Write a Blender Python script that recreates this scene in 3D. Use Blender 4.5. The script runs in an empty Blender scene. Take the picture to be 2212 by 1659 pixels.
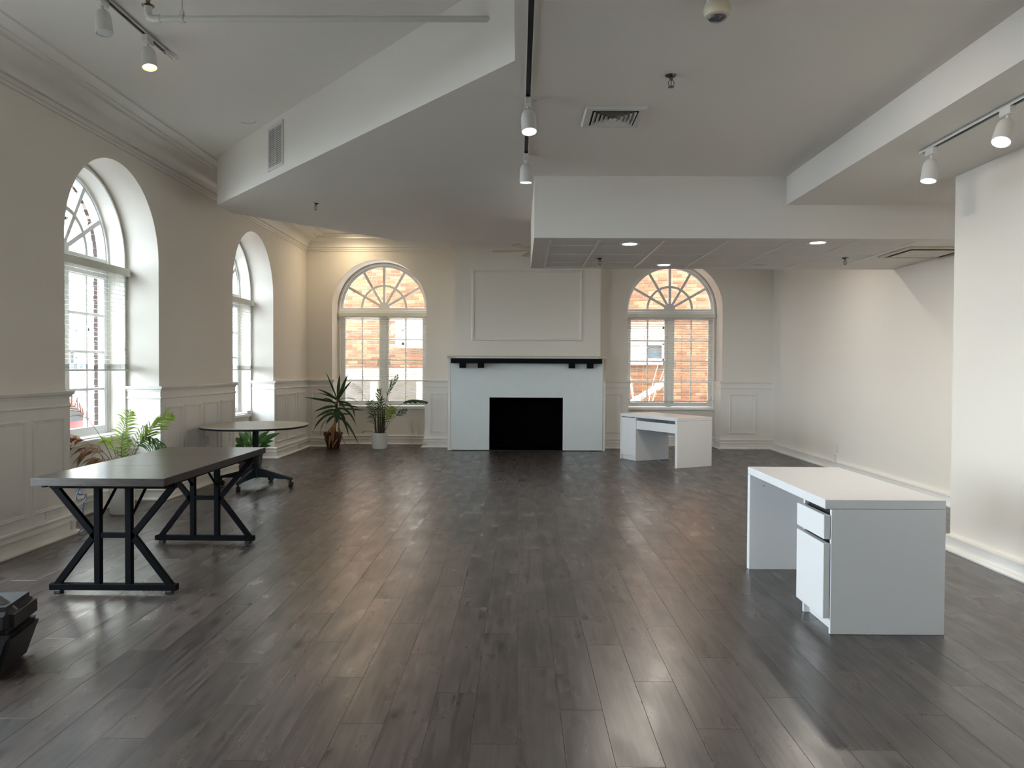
import bpy, bmesh, math, random
from mathutils import Vector, Matrix, Quaternion
random.seed(7)
scene = bpy.context.scene
COL = scene.collection
PI = math.pi

# ------------------------------------------------------------------ camera
F_PX, CAM_H = 1665.0, 1.425
YAW, PITCH, ROLL = math.atan(15 / F_PX), math.atan(32.5 / F_PX), 0.0048
fw = Vector((-math.sin(YAW) * math.cos(PITCH), math.cos(YAW) * math.cos(PITCH), -math.sin(PITCH)))
r0 = fw.cross(Vector((0, 0, 1))).normalized()
u0 = r0.cross(fw)
rt = r0 * math.cos(ROLL) + u0 * math.sin(ROLL)
up = u0 * math.cos(ROLL) - r0 * math.sin(ROLL)
cam_d = bpy.data.cameras.new('camera')
cam_d.sensor_fit = 'HORIZONTAL'
cam_d.sensor_width = 36.0
cam_d.lens = 36.0 * F_PX / 2212.0
cam_d.clip_start, cam_d.clip_end = 0.05, 300
cam = bpy.data.objects.new('camera', cam_d)
COL.objects.link(cam)
M3 = Matrix((rt, up, -fw)).transposed()
cam.matrix_world = Matrix.Translation((0, 0, CAM_H)) @ M3.to_4x4()
scene.camera = cam

# ------------------------------------------------------------------ light, exposure
SKY, SUN = 10.4, 15.0
CAN_W, SPOT_W = 9.0, 25.0
scene.view_settings.view_transform = 'Standard'
scene.view_settings.look = 'None'
scene.view_settings.gamma = 1.0
scene.view_settings.use_curve_mapping = False
scene.view_settings.exposure = 0.80
scene.cycles.use_denoising = True
scene.cycles.use_adaptive_sampling = True
scene.cycles.adaptive_threshold = 0.06
scene.cycles.adaptive_min_samples = 28
scene.cycles.time_limit = 1150.0
scene.cycles.max_bounces = 5
scene.cycles.diffuse_bounces = 4
scene.cycles.glossy_bounces = 3
scene.cycles.transparent_max_bounces = 24
scene.cycles.sample_clamp_indirect = 4.0
scene.cycles.caustics_reflective = False
scene.cycles.caustics_refractive = False

world = bpy.data.worlds.new('sky')
scene.world = world
world.use_nodes = True
wn, wl = world.node_tree.nodes, world.node_tree.links
wn.clear()
wo = wn.new('ShaderNodeOutputWorld')
wb = wn.new('ShaderNodeBackground')
sky = wn.new('ShaderNodeTexSky')
sky.sky_type = 'HOSEK_WILKIE'
sky.sun_direction = (0.72, -0.12, 0.68)
sky.turbidity = 4.0
wmx = wn.new('ShaderNodeMix'); wmx.data_type = 'RGBA'
wmx.inputs[0].default_value = 0.93                      # bright thin haze over the blue
wmx.inputs[7].default_value = (0.80, 0.905, 1.0, 1)
wl.new(sky.outputs[0], wmx.inputs[6])
wl.new(wmx.outputs[2], wb.inputs[0])
wb.inputs[1].default_value = SKY
wl.new(wb.outputs[0], wo.inputs[0])

sd = bpy.data.lights.new('sun', 'SUN')
sd.energy, sd.angle, sd.color = SUN, math.radians(0.6), (1.0, 0.92, 0.80)
sun = bpy.data.objects.new('sun', sd)
COL.objects.link(sun)
sun.rotation_euler = Vector((-0.72, 0.12, -0.68)).to_track_quat('-Z', 'Y').to_euler()
sun.location = (12, -3, 12)


# ------------------------------------------------------------------ helpers
class MB:
    """collects vertices and faces; build() links them as one mesh object"""
    def __init__(s):
        s.v, s.f, s.m = [], [], []

    def add(s, vs, fs, mi=0):
        o = len(s.v)
        s.v += [tuple(p) for p in vs]
        for f in fs:
            s.f.append([i + o for i in f]); s.m.append(mi)
        return s

    def box(s, a, b, mi=0, mat=None):
        x0, x1 = sorted((a[0], b[0])); y0, y1 = sorted((a[1], b[1])); z0, z1 = sorted((a[2], b[2]))
        vs = [(x0, y0, z0), (x1, y0, z0), (x1, y1, z0), (x0, y1, z0), (x0, y0, z1), (x1, y0, z1), (x1, y1, z1), (x0, y1, z1)]
        if mat: vs = [mat @ Vector(p) for p in vs]
        return s.add(vs, [(0, 3, 2, 1), (4, 5, 6, 7), (0, 1, 5, 4), (1, 2, 6, 5), (2, 3, 7, 6), (3, 0, 4, 7)], mi)

    def cbox(s, a, b, c=0.003, mi=0, mat=None):
        """box with chamfered edges"""
        lo = [min(a[i], b[i]) for i in range(3)]; hi = [max(a[i], b[i]) for i in range(3)]
        bm = bmesh.new()
        bmesh.ops.create_cube(bm, size=1)
        for v in bm.verts:
            v.co = Vector([(lo[i] + hi[i]) / 2 + v.co[i] * (hi[i] - lo[i]) for i in range(3)])
        c = min(c, min(hi[i] - lo[i] for i in range(3)) * 0.3)
        bmesh.ops.bevel(bm, geom=list(bm.edges), offset=c, segments=1, affect='EDGES')
        return s.bm(bm, mi, mat)

    def bm(s, bm, mi=0, mat=None):
        bm.verts.index_update()
        vs = [(mat @ v.co) if mat else v.co.copy() for v in bm.verts]
        fs = [[v.index for v in f.verts] for f in bm.faces]
        bm.free()
        return s.add(vs, fs, mi)

    def prism(s, poly, d0, d1, fn, mi=0):
        """polygon of (a,b) pairs, extruded from d0 to d1; fn(a,b,d) -> xyz"""
        n = len(poly)
        vs = [fn(a, b, d0) for a, b in poly] + [fn(a, b, d1) for a, b in poly]
        fs = [list(range(n))[::-1], list(range(n, 2 * n))] + [(i, (i + 1) % n, n + (i + 1) % n, n + i) for i in range(n)]
        return s.add(vs, fs, mi)

    def tube(s, pts, r, seg=8, mi=0, caps=True):
        """round tube along a polyline; r is a number or a list"""
        pts = [Vector(p) for p in pts]
        rs = r if isinstance(r, (list, tuple)) else [r] * len(pts)
        rings = []
        ref = None
        for i, p in enumerate(pts):
            t = (pts[min(i + 1, len(pts) - 1)] - pts[max(i - 1, 0)]).normalized()
            if ref is None:
                ref = t.orthogonal().normalized()
            ref = (ref - t * ref.dot(t)).normalized()
            q = t.cross(ref)
            rings.append([p + (ref * math.cos(2 * PI * k / seg) + q * math.sin(2 * PI * k / seg)) * rs[i] for k in range(seg)])
        vs = [v for rg in rings for v in rg]
        fs = []
        for i in range(len(pts) - 1):
            for k in range(seg):
                k2 = (k + 1) % seg
                fs.append((i * seg + k, i * seg + k2, (i + 1) * seg + k2, (i + 1) * seg + k))
        if caps:
            fs.append(list(range(seg))[::-1]); fs.append([(len(pts) - 1) * seg + k for k in range(seg)])
        return s.add(vs, fs, mi)

    def lathe(s, prof, seg=28, mi=0, mat=None, closed=False):
        """profile of (r,z) turned about Z"""
        vs, fs = [], []
        n = len(prof)
        for k in range(seg):
            a = 2 * PI * k / seg
            for r, z in prof:
                vs.append(Vector((r * math.cos(a), r * math.sin(a), z)))
        for k in range(seg):
            k2 = (k + 1) % seg
            for i in range(n - 1):
                fs.append((k * n + i, k2 * n + i, k2 * n + i + 1, k * n + i + 1))
        if not closed:
            if prof[0][0] > 1e-6: fs.append([k * n for k in range(seg)][::-1])
            if prof[-1][0] > 1e-6: fs.append([k * n + n - 1 for k in range(seg)])
        if mat: vs = [mat @ v for v in vs]
        return s.add(vs, fs, mi)

    def bar(s, a, b, w, h, mi=0, upv=(0, 0, 1)):
        """rectangular bar from a to b, w across, h along upv"""
        a, b = Vector(a), Vector(b)
        t = (b - a).normalized()
        q = t.cross(Vector(upv))
        if q.length < 1e-4: q = t.cross(Vector((1, 0, 0)))
        q.normalize(); n = q.cross(t).normalized()
        vs = [p + q * i * w / 2 + n * j * h / 2 for p in (a, b) for i, j in ((-1, -1), (1, -1), (1, 1), (-1, 1))]
        return s.add(vs, [(0, 1, 2, 3), (7, 6, 5, 4), (0, 4, 5, 1), (1, 5, 6, 2), (2, 6, 7, 3), (3, 7, 4, 0)], mi)

    def sweep(s, prof, path, mi=0):
        """profile of (p,z), p to the right of a plan path of (x,y), mitred at the corners"""
        P = [Vector(p) for p in path]
        n, m = len(P), len(prof)
        vs = []
        for i in range(n):
            d1 = (P[i] - P[i - 1]).normalized() if i else (P[1] - P[0]).normalized()
            d2 = (P[i + 1] - P[i]).normalized() if i < n - 1 else d1
            n1, n2 = Vector((d1.y, -d1.x)), Vector((d2.y, -d2.x))
            b = (n1 + n2)
            b = b / (1 + n1.dot(n2)) if (1 + n1.dot(n2)) > 1e-4 else n1
            for p, z in prof:
                q = P[i] + b * p
                vs.append((q.x, q.y, z))
        fs = []
        for i in range(n - 1):
            for k in range(m):
                k2 = (k + 1) % m
                fs.append((i * m + k, (i + 1) * m + k, (i + 1) * m + k2, i * m + k2))
        fs.append(list(range(m))); fs.append([(n - 1) * m + k for k in range(m)][::-1])
        return s.add(vs, fs, mi)

    def mesh(s, name, mats, smooth=30):
        me = bpy.data.meshes.new(name)
        me.from_pydata(s.v, [], s.f)
        for mt in (mats if isinstance(mats, (list, tuple)) else [mats]):
            me.materials.append(MAT[mt])
        if any(s.m): me.polygons.foreach_set('material_index', s.m)
        bm = bmesh.new(); bm.from_mesh(me)
        bmesh.ops.recalc_face_normals(bm, faces=bm.faces)
        bm.to_mesh(me); bm.free()
        if smooth:
            me.polygons.foreach_set('use_smooth', [True] * len(me.polygons))
            me.set_sharp_from_angle(angle=math.radians(smooth))
        me.update()
        return me

    def build(s, name, mats, parent=None, loc=(0, 0, 0), rot=(0, 0, 0), smooth=30):
        return link(name, s.mesh(name, mats, smooth), parent, loc, rot)


def link(name, data, parent=None, loc=(0, 0, 0), rot=(0, 0, 0)):
    o = bpy.data.objects.new(name, data)
    COL.objects.link(o)
    o.location, o.rotation_euler = loc, rot
    if parent: o.parent = parent
    return o


def empty(name, loc=(0, 0, 0), rz=0.0):
    o = bpy.data.objects.new(name, None)
    o.empty_display_size = 0.1
    COL.objects.link(o)
    o.location = loc; o.rotation_euler = (0, 0, rz)
    return o


def tag(o, label=None, cat=None, group=None, kind=None):
    for k, v in (('label', label), ('category', cat), ('group', group), ('kind', kind)):
        if v: o[k] = v
    return o


def struct(o, label, cat):
    return tag(o, label, cat, kind='structure')


def copy_tree(o, parent=None):
    c = o.copy(); COL.objects.link(c)
    if parent: c.parent = parent
    for ch in o.children:
        if ch.type != 'LIGHT': copy_tree(ch, c)
    return c


# ------------------------------------------------------------------ materials
MAT = {}


def nodes_of(name):
    m = bpy.data.materials.new(name); m.use_nodes = True
    MAT[name] = m
    nt = m.node_tree
    return m, nt.nodes, nt.links, nt.nodes['Principled BSDF']


def mk(name, col, rough=0.5, metal=0.0, var=0.05, scale=6.0, bump=0.0, bscale=120.0, spec=0.5, stretch=None, emit=None, coat=0.0):
    m, n, l, b = nodes_of(name)
    b.inputs['Roughness'].default_value = rough
    b.inputs['Metallic'].default_value = metal
    b.inputs['Specular IOR Level'].default_value = spec
    b.inputs['Coat Weight'].default_value = coat
    tc = n.new('ShaderNodeTexCoord')
    mp = n.new('ShaderNodeMapping')
    if stretch: mp.inputs['Scale'].default_value = stretch
    l.new(tc.outputs['Object'], mp.inputs[0])
    ns = n.new('ShaderNodeTexNoise'); ns.inputs['Scale'].default_value = scale; ns.inputs['Detail'].default_value = 1 if var < 0.06 else 3
    l.new(mp.outputs[0], ns.inputs[0])
    rp = n.new('ShaderNodeValToRGB')
    rp.color_ramp.elements[0].position, rp.color_ramp.elements[1].position = 0.3, 0.7
    rp.color_ramp.elements[0].color = [c * (1 - var) for c in col] + [1]
    rp.color_ramp.elements[1].color = [min(1, c * (1 + var)) for c in col] + [1]
    l.new(ns.outputs[0], rp.inputs[0]); l.new(rp.outputs[0], b.inputs['Base Color'])
    if bump:
        nb = n.new('ShaderNodeTexNoise'); nb.inputs['Scale'].default_value = bscale; nb.inputs['Detail'].default_value = 3
        l.new(mp.outputs[0], nb.inputs[0])
        bp = n.new('ShaderNodeBump'); bp.inputs['Strength'].default_value = bump; bp.inputs['Distance'].default_value = 0.004
        l.new(nb.outputs[0], bp.inputs['Height']); l.new(bp.outputs[0], b.inputs['Normal'])
    if name.startswith('leaf_'):                           # thin blades let some light through
        tl = n.new('ShaderNodeBsdfTranslucent'); mxs = n.new('ShaderNodeMixShader'); mxs.inputs[0].default_value = 0.4
        l.new(rp.outputs[0], tl.inputs[0]); l.new(b.outputs[0], mxs.inputs[1]); l.new(tl.outputs[0], mxs.inputs[2])
        l.new(mxs.outputs[0], n['Material Output'].inputs[0])
    if emit:
        b.inputs['Emission Color'].default_value = (*emit[:3], 1); b.inputs['Emission Strength'].default_value = emit[3]
    return m


def math_n(n, l, op, a, b=None):
    x = n.new('ShaderNodeMath'); x.operation = op
    for i, v in enumerate((a, b)):
        if v is None: continue
        if isinstance(v, (int, float)): x.inputs[i].default_value = v
        else: l.new(v, x.inputs[i])
    return x.outputs[0]


mk('wall_paint', (0.86, 0.81, 0.735), 0.6, var=0.012, scale=0.8)
mk('trim_paint', (0.86, 0.835, 0.785), 0.38, var=0.012)
mk('ceiling_paint', (0.82, 0.785, 0.735), 0.75, var=0.012, scale=0.7)
mk('tile_mineral', (0.78, 0.765, 0.735), 0.85, var=0.05, scale=90)
mk('grid_metal', (0.78, 0.76, 0.70), 0.4, var=0.02)
mk('white_laminate', (0.84, 0.845, 0.85), 0.32, var=0.008, scale=2)
mk('dark_gap', (0.02, 0.02, 0.022), 0.7)
mk('black_metal', (0.0035, 0.004, 0.005), 0.55, var=0.1, spec=0.05)
mk('teal_metal', (0.006, 0.016, 0.021), 0.45, var=0.1, spec=0.3)
mk('black_rubber', (0.006, 0.006, 0.007), 0.5)
mk('table_laminate', (0.60, 0.56, 0.50), 0.36, var=0.06, scale=3, stretch=(1, 12, 1), bump=0.03)
mk('black_edge', (0.015, 0.016, 0.018), 0.45)
mk('mantel_black', (0.004, 0.005, 0.006), 0.6, var=0.15, spec=0.12)
mk('firebox_black', (0.002, 0.002, 0.0025), 0.8, spec=0.04, var=0.2, scale=20)
mk('hearth_slate', (0.03, 0.03, 0.032), 0.5, var=0.2)
mk('surround_white', (0.765, 0.835, 0.835), 0.45, var=0.012)
mk('masking_tape', (0.60, 0.53, 0.38), 0.55, var=0.06, scale=12)
mk('blind_white', (0.80, 0.80, 0.72), 0.35, var=0.02)
mk('blind_cord', (0.62, 0.62, 0.56), 0.7)
mk('pot_white', (0.74, 0.74, 0.72), 0.35, var=0.015)
mk('pot_maroon', (0.085, 0.018, 0.020), 0.35, var=0.12)
mk('pot_charcoal', (0.075, 0.072, 0.07), 0.55, var=0.08)
mk('soil', (0.035, 0.024, 0.016), 0.95, var=0.5, scale=60, bump=0.6, bscale=80)
mk('leaf_dark', (0.040, 0.085, 0.036), 0.38, var=0.35, scale=9, stretch=(1, 1, 1))
mk('leaf_green', (0.070, 0.150, 0.038), 0.42, var=0.35, scale=12)
mk('leaf_lime', (0.24, 0.34, 0.045), 0.45, var=0.30, scale=14)
mk('leaf_broad', (0.050, 0.125, 0.030), 0.30, var=0.35, scale=10)
mk('leaf_dry', (0.26, 0.145, 0.085), 0.75, var=0.35, scale=20)
mk('leaf_tan', (0.40, 0.25, 0.11), 0.75, var=0.3, scale=16)
mk('stem_brown', (0.085, 0.065, 0.045), 0.7, var=0.35, scale=30)
mk('stem_green', (0.05, 0.075, 0.03), 0.6, var=0.3, scale=30)
mk('fixture_white', (0.70, 0.69, 0.66), 0.42, var=0.02)
mk('track_slot', (0.006, 0.007, 0.010), 0.5)
mk('plastic_cream', (0.62, 0.57, 0.44), 0.4, var=0.03)
mk('lens_grey', (0.10, 0.11, 0.12), 0.18, var=0.05)
mk('plate_white', (0.74, 0.74, 0.72), 0.35, var=0.01)
mk('brass_bronze', (0.16, 0.11, 0.06), 0.3, metal=0.9, var=0.2)
mk('chrome', (0.22, 0.22, 0.22), 0.22, metal=1.0, var=0.1)
mk('cable_blue', (0.05, 0.07, 0.12), 0.45)
mk('bag_black', (0.010, 0.010, 0.012), 0.55, var=0.2)
mk('bag_tube', (0.18, 0.17, 0.15), 0.35, var=0.1)
mk('lamp_cool', (0.9, 0.9, 0.9), 0.4, emit=(0.97, 0.985, 1.0, 5.0))
mk('lamp_warm', (0.9, 0.8, 0.5), 0.4, emit=(1.0, 0.62, 0.20, 2.6))
mk('lamp_off', (0.55, 0.55, 0.52), 0.4)
mk('mortar', (0.26, 0.21, 0.16), 0.9, var=0.12, scale=20)
mk('sash_white', (0.80, 0.80, 0.78), 0.5, var=0.02)
mk('pane_dark', (0.10, 0.12, 0.13), 0.12, var=0.1)
mk('stucco_pale', (0.80, 0.76, 0.68), 0.85, var=0.05, scale=2)
mk('asphalt', (0.08, 0.08, 0.08), 0.9, var=0.15, scale=12)
mk('van_white', (0.85, 0.86, 0.86), 0.3, var=0.01, coat=0.3)
mk('car_red', (0.55, 0.03, 0.03), 0.25, var=0.05, coat=0.5)
mk('car_glass', (0.05, 0.06, 0.07), 0.08)
mk('pipe_white', (0.78, 0.78, 0.76), 0.5, var=0.05)
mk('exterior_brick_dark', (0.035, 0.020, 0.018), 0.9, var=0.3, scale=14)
mk('shutter_grey', (0.22, 0.21, 0.20), 0.6, var=0.1)

# glass that lets light and shadow rays through, with a faint mirror at grazing angles
gm = bpy.data.materials.new('glass_pane'); gm.use_nodes = True; MAT['glass_pane'] = gm
gn, gl = gm.node_tree.nodes, gm.node_tree.links
gn.clear()
go = gn.new('ShaderNodeOutputMaterial'); gt = gn.new('ShaderNodeBsdfTransparent'); gg = gn.new('ShaderNodeBsdfGlossy')
gx = gn.new('ShaderNodeMixShader'); gf = gn.new('ShaderNodeLayerWeight'); gf.inputs[0].default_value = 0.5
gp = gn.new('ShaderNodeMath'); gp.operation = 'POWER'; gp.inputs[1].default_value = 5.0; gl_ = gm.node_tree.links.new(gf.outputs['Facing'], gp.inputs[0])
ga = gn.new('ShaderNodeMath'); ga.operation = 'MULTIPLY_ADD'; ga.inputs[1].default_value = 0.9; ga.inputs[2].default_value = 0.035; gm.node_tree.links.new(gp.outputs[0], ga.inputs[0])
gt.inputs[0].default_value = (0.95, 0.97, 0.965, 1)
gg.inputs['Roughness'].default_value = 0.02
gl.new(ga.outputs[0], gx.inputs[0]); gl.new(gt.outputs[0], gx.inputs[1]); gl.new(gg.outputs[0], gx.inputs[2]); gl.new(gx.outputs[0], go.inputs[0])

PW, PL, PSH = 0.178, 1.22, 0.377       # plank width, length, stagger


def wood(name, c0, c1, cells, rough0, rough1, gscale, spec):
    m, n, l, b = nodes_of(name)
    geo = n.new('ShaderNodeNewGeometry'); sp = n.new('ShaderNodeSeparateXYZ'); l.new(geo.outputs['Position'], sp.inputs[0])
    x, y = sp.outputs[0], sp.outputs[1]
    row = math_n(n, l, 'FLOOR', math_n(n, l, 'DIVIDE', x, cells[0]))
    off = math_n(n, l, 'MULTIPLY', math_n(n, l, 'FRACT', math_n(n, l, 'MULTIPLY', row, PSH)), cells[1])
    idx = math_n(n, l, 'FLOOR', math_n(n, l, 'DIVIDE', math_n(n, l, 'ADD', y, off), cells[1]))
    cb = n.new('ShaderNodeCombineXYZ'); l.new(row, cb.inputs[0]); l.new(idx, cb.inputs[1])
    wnz = n.new('ShaderNodeTexWhiteNoise'); wnz.noise_dimensions = '3D'; l.new(cb.outputs[0], wnz.inputs['Vector'])
    rnd = wnz.outputs['Value']
    # grain stretched along the plank, each plank cut from another place
    cg = n.new('ShaderNodeCombineXYZ')
    l.new(math_n(n, l, 'MULTIPLY', x, gscale), cg.inputs[0]); l.new(math_n(n, l, 'MULTIPLY', y, gscale * 0.055), cg.inputs[1])
    l.new(math_n(n, l, 'MULTIPLY', rnd, 37.0), cg.inputs[2])
    g1 = n.new('ShaderNodeTexNoise'); g1.inputs['Scale'].default_value = 1.0; g1.inputs['Detail'].default_value = 4; g1.inputs['Distortion'].default_value = 0.6
    l.new(cg.outputs[0], g1.inputs[0])
    cg2 = n.new('ShaderNodeCombineXYZ')
    l.new(math_n(n, l, 'MULTIPLY', x, 7.0), cg2.inputs[0]); l.new(math_n(n, l, 'MULTIPLY', y, 2.6), cg2.inputs[1]); l.new(math_n(n, l, 'MULTIPLY', rnd, 91.0), cg2.inputs[2])
    g2 = n.new('ShaderNodeTexNoise'); g2.inputs['Scale'].default_value = 1.0; g2.inputs['Detail'].default_value = 5; l.new(cg2.outputs[0], g2.inputs[0])
    kn = n.new('ShaderNodeTexVoronoi'); kn.inputs['Scale'].default_value = 1.15; l.new(cg2.outputs[0], kn.inputs[0])
    knot = n.new('ShaderNodeMapRange'); knot.inputs['From Min'].default_value = 0.04; knot.inputs['From Max'].default_value = 0.26
    knot.inputs['To Min'].default_value = 0.25; l.new(kn.outputs['Distance'], knot.inputs[0])
    t = math_n(n, l, 'ADD', math_n(n, l, 'MULTIPLY', g1.outputs[0], 0.55), math_n(n, l, 'MULTIPLY', g2.outputs[0], 0.45))
    t = math_n(n, l, 'ADD', t, math_n(n, l, 'MULTIPLY', math_n(n, l, 'SUBTRACT', rnd, 0.5), 0.11))
    rp = n.new('ShaderNodeValToRGB')
    rp.color_ramp.elements[0].position, rp.color_ramp.elements[1].position = 0.38, 0.63
    rp.color_ramp.elements[0].color = (*c0, 1); rp.color_ramp.elements[1].color = (*c1, 1)
    l.new(t, rp.inputs[0])
    mx = n.new('ShaderNodeMix'); mx.data_type = 'RGBA'; mx.blend_type = 'MULTIPLY'; mx.inputs[0].default_value = 1.0
    l.new(rp.outputs[0], mx.inputs[6]); l.new(knot.outputs[0], mx.inputs[7]); l.new(mx.outputs[2], b.inputs['Base Color'])
    rr = n.new('ShaderNodeMapRange'); rr.inputs['To Min'].default_value = rough0; rr.inputs['To Max'].default_value = rough1
    rr.inputs['From Min'].default_value = 0.32; rr.inputs['From Max'].default_value = 0.68
    l.new(g2.outputs[0], rr.inputs[0]); l.new(rr.outputs[0], b.inputs['Roughness'])
    b.inputs['Specular IOR Level'].default_value = spec
    bp = n.new('ShaderNodeBump'); bp.inputs['Strength'].default_value = 0.06; bp.inputs['Distance'].default_value = 0.003
    g3 = n.new('ShaderNodeTexNoise'); g3.inputs['Scale'].default_value = 1.0; g3.inputs['Detail'].default_value = 1.5
    l.new(cg.outputs[0], g3.inputs[0])
    l.new(g3.outputs[0], bp.inputs['Height']); l.new(bp.outputs[0], b.inputs['Normal'])


wood('floor_wood', (0.026, 0.021, 0.0195), (0.082, 0.064, 0.057), (PW, PL), 0.36, 0.25, 46.0, 1.0)
mk('table_wood', (0.026, 0.020, 0.0165), 0.26, var=0.30, scale=3.0, stretch=(1.2, 16, 16), bump=0.04, bscale=14, spec=0.6)

# brick: tone varies brick by brick by its own place in the wall
BW, BH = 0.215, 0.076
m, n, l, b = nodes_of('brick_clay')
geo = n.new('ShaderNodeNewGeometry'); sp = n.new('ShaderNodeSeparateXYZ'); l.new(geo.outputs['Position'], sp.inputs[0])
row = math_n(n, l, 'FLOOR', math_n(n, l, 'DIVIDE', sp.outputs[2], BH))
half = math_n(n, l, 'MULTIPLY', math_n(n, l, 'FRACT', math_n(n, l, 'MULTIPLY', row, 0.5)), BW)
ix = math_n(n, l, 'FLOOR', math_n(n, l, 'DIVIDE', math_n(n, l, 'ADD', sp.outputs[0], half), BW))
cb = n.new('ShaderNodeCombineXYZ'); l.new(row, cb.inputs[0]); l.new(ix, cb.inputs[1])
wz = n.new('ShaderNodeTexWhiteNoise'); l.new(cb.outputs[0], wz.inputs['Vector'])
rp = n.new('ShaderNodeValToRGB')
rp.color_ramp.elements[0].color = (0.135, 0.050, 0.023, 1); rp.color_ramp.elements[1].color = (0.29, 0.130, 0.063, 1)
e = rp.color_ramp.elements.new(0.5); e.color = (0.22, 0.087, 0.040, 1)
l.new(wz.outputs['Value'], rp.inputs[0])
nz = n.new('ShaderNodeTexNoise'); nz.inputs['Scale'].default_value = 28; l.new(geo.outputs['Position'], nz.inputs[0])
mr = n.new('ShaderNodeMapRange'); mr.inputs['To Min'].default_value = 0.7; mr.inputs['To Max'].default_value = 1.3; l.new(nz.outputs[0], mr.inputs[0])
mx = n.new('ShaderNodeMix'); mx.data_type = 'RGBA'; mx.blend_type = 'MULTIPLY'; mx.inputs[0].default_value = 1.0
l.new(rp.outputs[0], mx.inputs[6]); l.new(mr.outputs[0], mx.inputs[7]); l.new(mx.outputs[2], b.inputs['Base Color'])
b.inputs['Roughness'].default_value = 0.9
bp = n.new('ShaderNodeBump'); bp.inputs['Strength'].default_value = 0.4; bp.inputs['Distance'].default_value = 0.004
l.new(nz.outputs[0], bp.inputs['Height']); l.new(bp.outputs[0], b.inputs['Normal'])

# ------------------------------------------------------------------ room dimensions
XL, XR, XP = -3.86, 4.575, 3.475        # left wall, right wall, projecting right wall
YB, YF, YP = 13.95, -3.2, 6.21          # back wall, wall behind the camera, end of the projecting wall
ZH, ZL, ZR, ZT = 3.79, 3.24, 2.975, 2.66  # high ceiling, lowered, right strip, tiled soffit
NR, NS = 0.855, 2.54                    # niche half width, arch spring
WR = 0.81                               # window opening half width
ND_L, ND_B = 0.37, 0.47                 # niche depths
WL_C = [7.375, 11.22]                   # centres of the arched windows in the left wall
SF = (1.80, 5.25, 0.35, 3.10)            # shop window added out of view for its light: y0, y1, z0, z1
WB_C = [-2.535, 2.81]
SILL = 0.70
ROOF = 4.35


def arch(c, r, spring, foot, seg=40):
    return [(c - r, foot), (c - r, spring)] + [(c - r * math.cos(PI * k / seg), spring + r * math.sin(PI * k / seg)) for k in range(1, seg)] + [(c + r, spring), (c + r, foot)]


def wall_poly(a, b, h, centres, r, spring, shop=None):
    p = [(a, 0.0)]
    if shop: p += [(shop[0], 0.0), (shop[0], shop[3]), (shop[1], shop[3]), (shop[1], 0.0)]  # opening for the added shop window
    for c in sorted(centres): p += arch(c, r, spring, 0.0)
    return p + [(b, 0.0), (b, h), (a, h)]


OT_L, OT_B = 0.245, 0.120
#                              # thickness of the wall skin that holds the window


def wall_with_niches(name, a, b, centres, nd, fn, outer, OT, shop=None):
    mb = MB()
    mb.prism(wall_poly(a, b, ROOF, centres, NR, NS, shop), 0.0, nd, fn)
    mb.prism(wall_poly(a - outer, b + outer, ROOF, centres, WR, NS, shop), nd, nd + OT, fn)
    if shop: mb.prism([(shop[0], 0), (shop[1], 0), (shop[1], shop[2]), (shop[0], shop[2])], 0.0, nd + OT, fn)
    for c in centres:                                    # wall under the window
        mb.prism([(c - WR, 0), (c + WR, 0), (c + WR, SILL), (c - WR, SILL)], nd, nd + OT, fn)
    return mb.build(name, 'wall_paint')


fl = lambda a, z, d: (XL - d, a, z)
fb = lambda a, z, d: (a, YB + d, z)
wall_left = struct(wall_with_niches('wall_left', YF, YB + ND_B, WL_C, ND_L, fl, 0.24, OT_L, SF), 'white left wall with deep arched window niches and panelled wainscot', 'wall')
wall_back = struct(wall_with_niches('wall_back', XL, XR, WB_C, ND_B, fb, 0.0, OT_B), 'white back wall with two arched window niches beside the fireplace', 'wall')
mb = MB().box((XR, YP - 0.1, 0), (XR + 0.25, YB + 0.7, ROOF))
wall_right = struct(mb.build('wall_right', 'wall_paint'), 'plain white recessed right wall running back to the far corner', 'wall')
mb = MB().box((XP, YF, 0), (XR + 0.25, YP, ROOF))
wall_pier = struct(mb.build('wall_right_front', 'wall_paint'), 'white projecting wall at the right edge, nearest the viewer', 'wall')
# wall behind the viewer, with a glazed door added to let in light
DX0, DX1, DZ = 0.55, 1.50, 2.12
mb = MB().box((XL - 0.7, YF - 0.25, 0), (DX0, YF, ROOF)).box((DX1, YF - 0.25, 0), (XR + 0.25, YF, ROOF)).box((DX0, YF - 0.25, DZ), (DX1, YF, ROOF))
struct(mb.build('wall_front', 'wall_paint'), 'plain white wall with an added glazed door behind the viewer', 'wall')
door = struct(empty('door_added', ((DX0 + DX1) / 2, YF - 0.12, 0)), 'white half-glazed door added for daylight in the unseen wall behind the viewer', 'door')  # added door, its glass lets daylight onto faces turned to the viewer
hw = (DX1 - DX0) / 2
mb = MB()
for a, b_ in (((-hw, 0.0), (-hw + 0.04, DZ)), ((hw - 0.04, 0.0), (hw, DZ)), ((-hw + 0.04, DZ - 0.04), (hw - 0.04, DZ))):
    mb.cbox((a[0], -0.10, a[1]), (b_[0], 0.13, b_[1]), 0.004)
mb.build('door_frame', 'trim_paint', door)
mb = MB()
for a, b_ in (((-hw + 0.042, 0.01), (hw - 0.042, 0.92)), ((-hw + 0.042, 1.96), (hw - 0.042, DZ - 0.042)), ((-hw + 0.042, 0.92), (-hw + 0.17, 1.96)), ((hw - 0.17, 0.92), (hw - 0.042, 1.96))):
    mb.cbox((a[0], -0.022, a[1]), (b_[0], 0.022, b_[1]), 0.004)
lf = mb.build('door_leaf', 'trim_paint', door)
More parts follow.
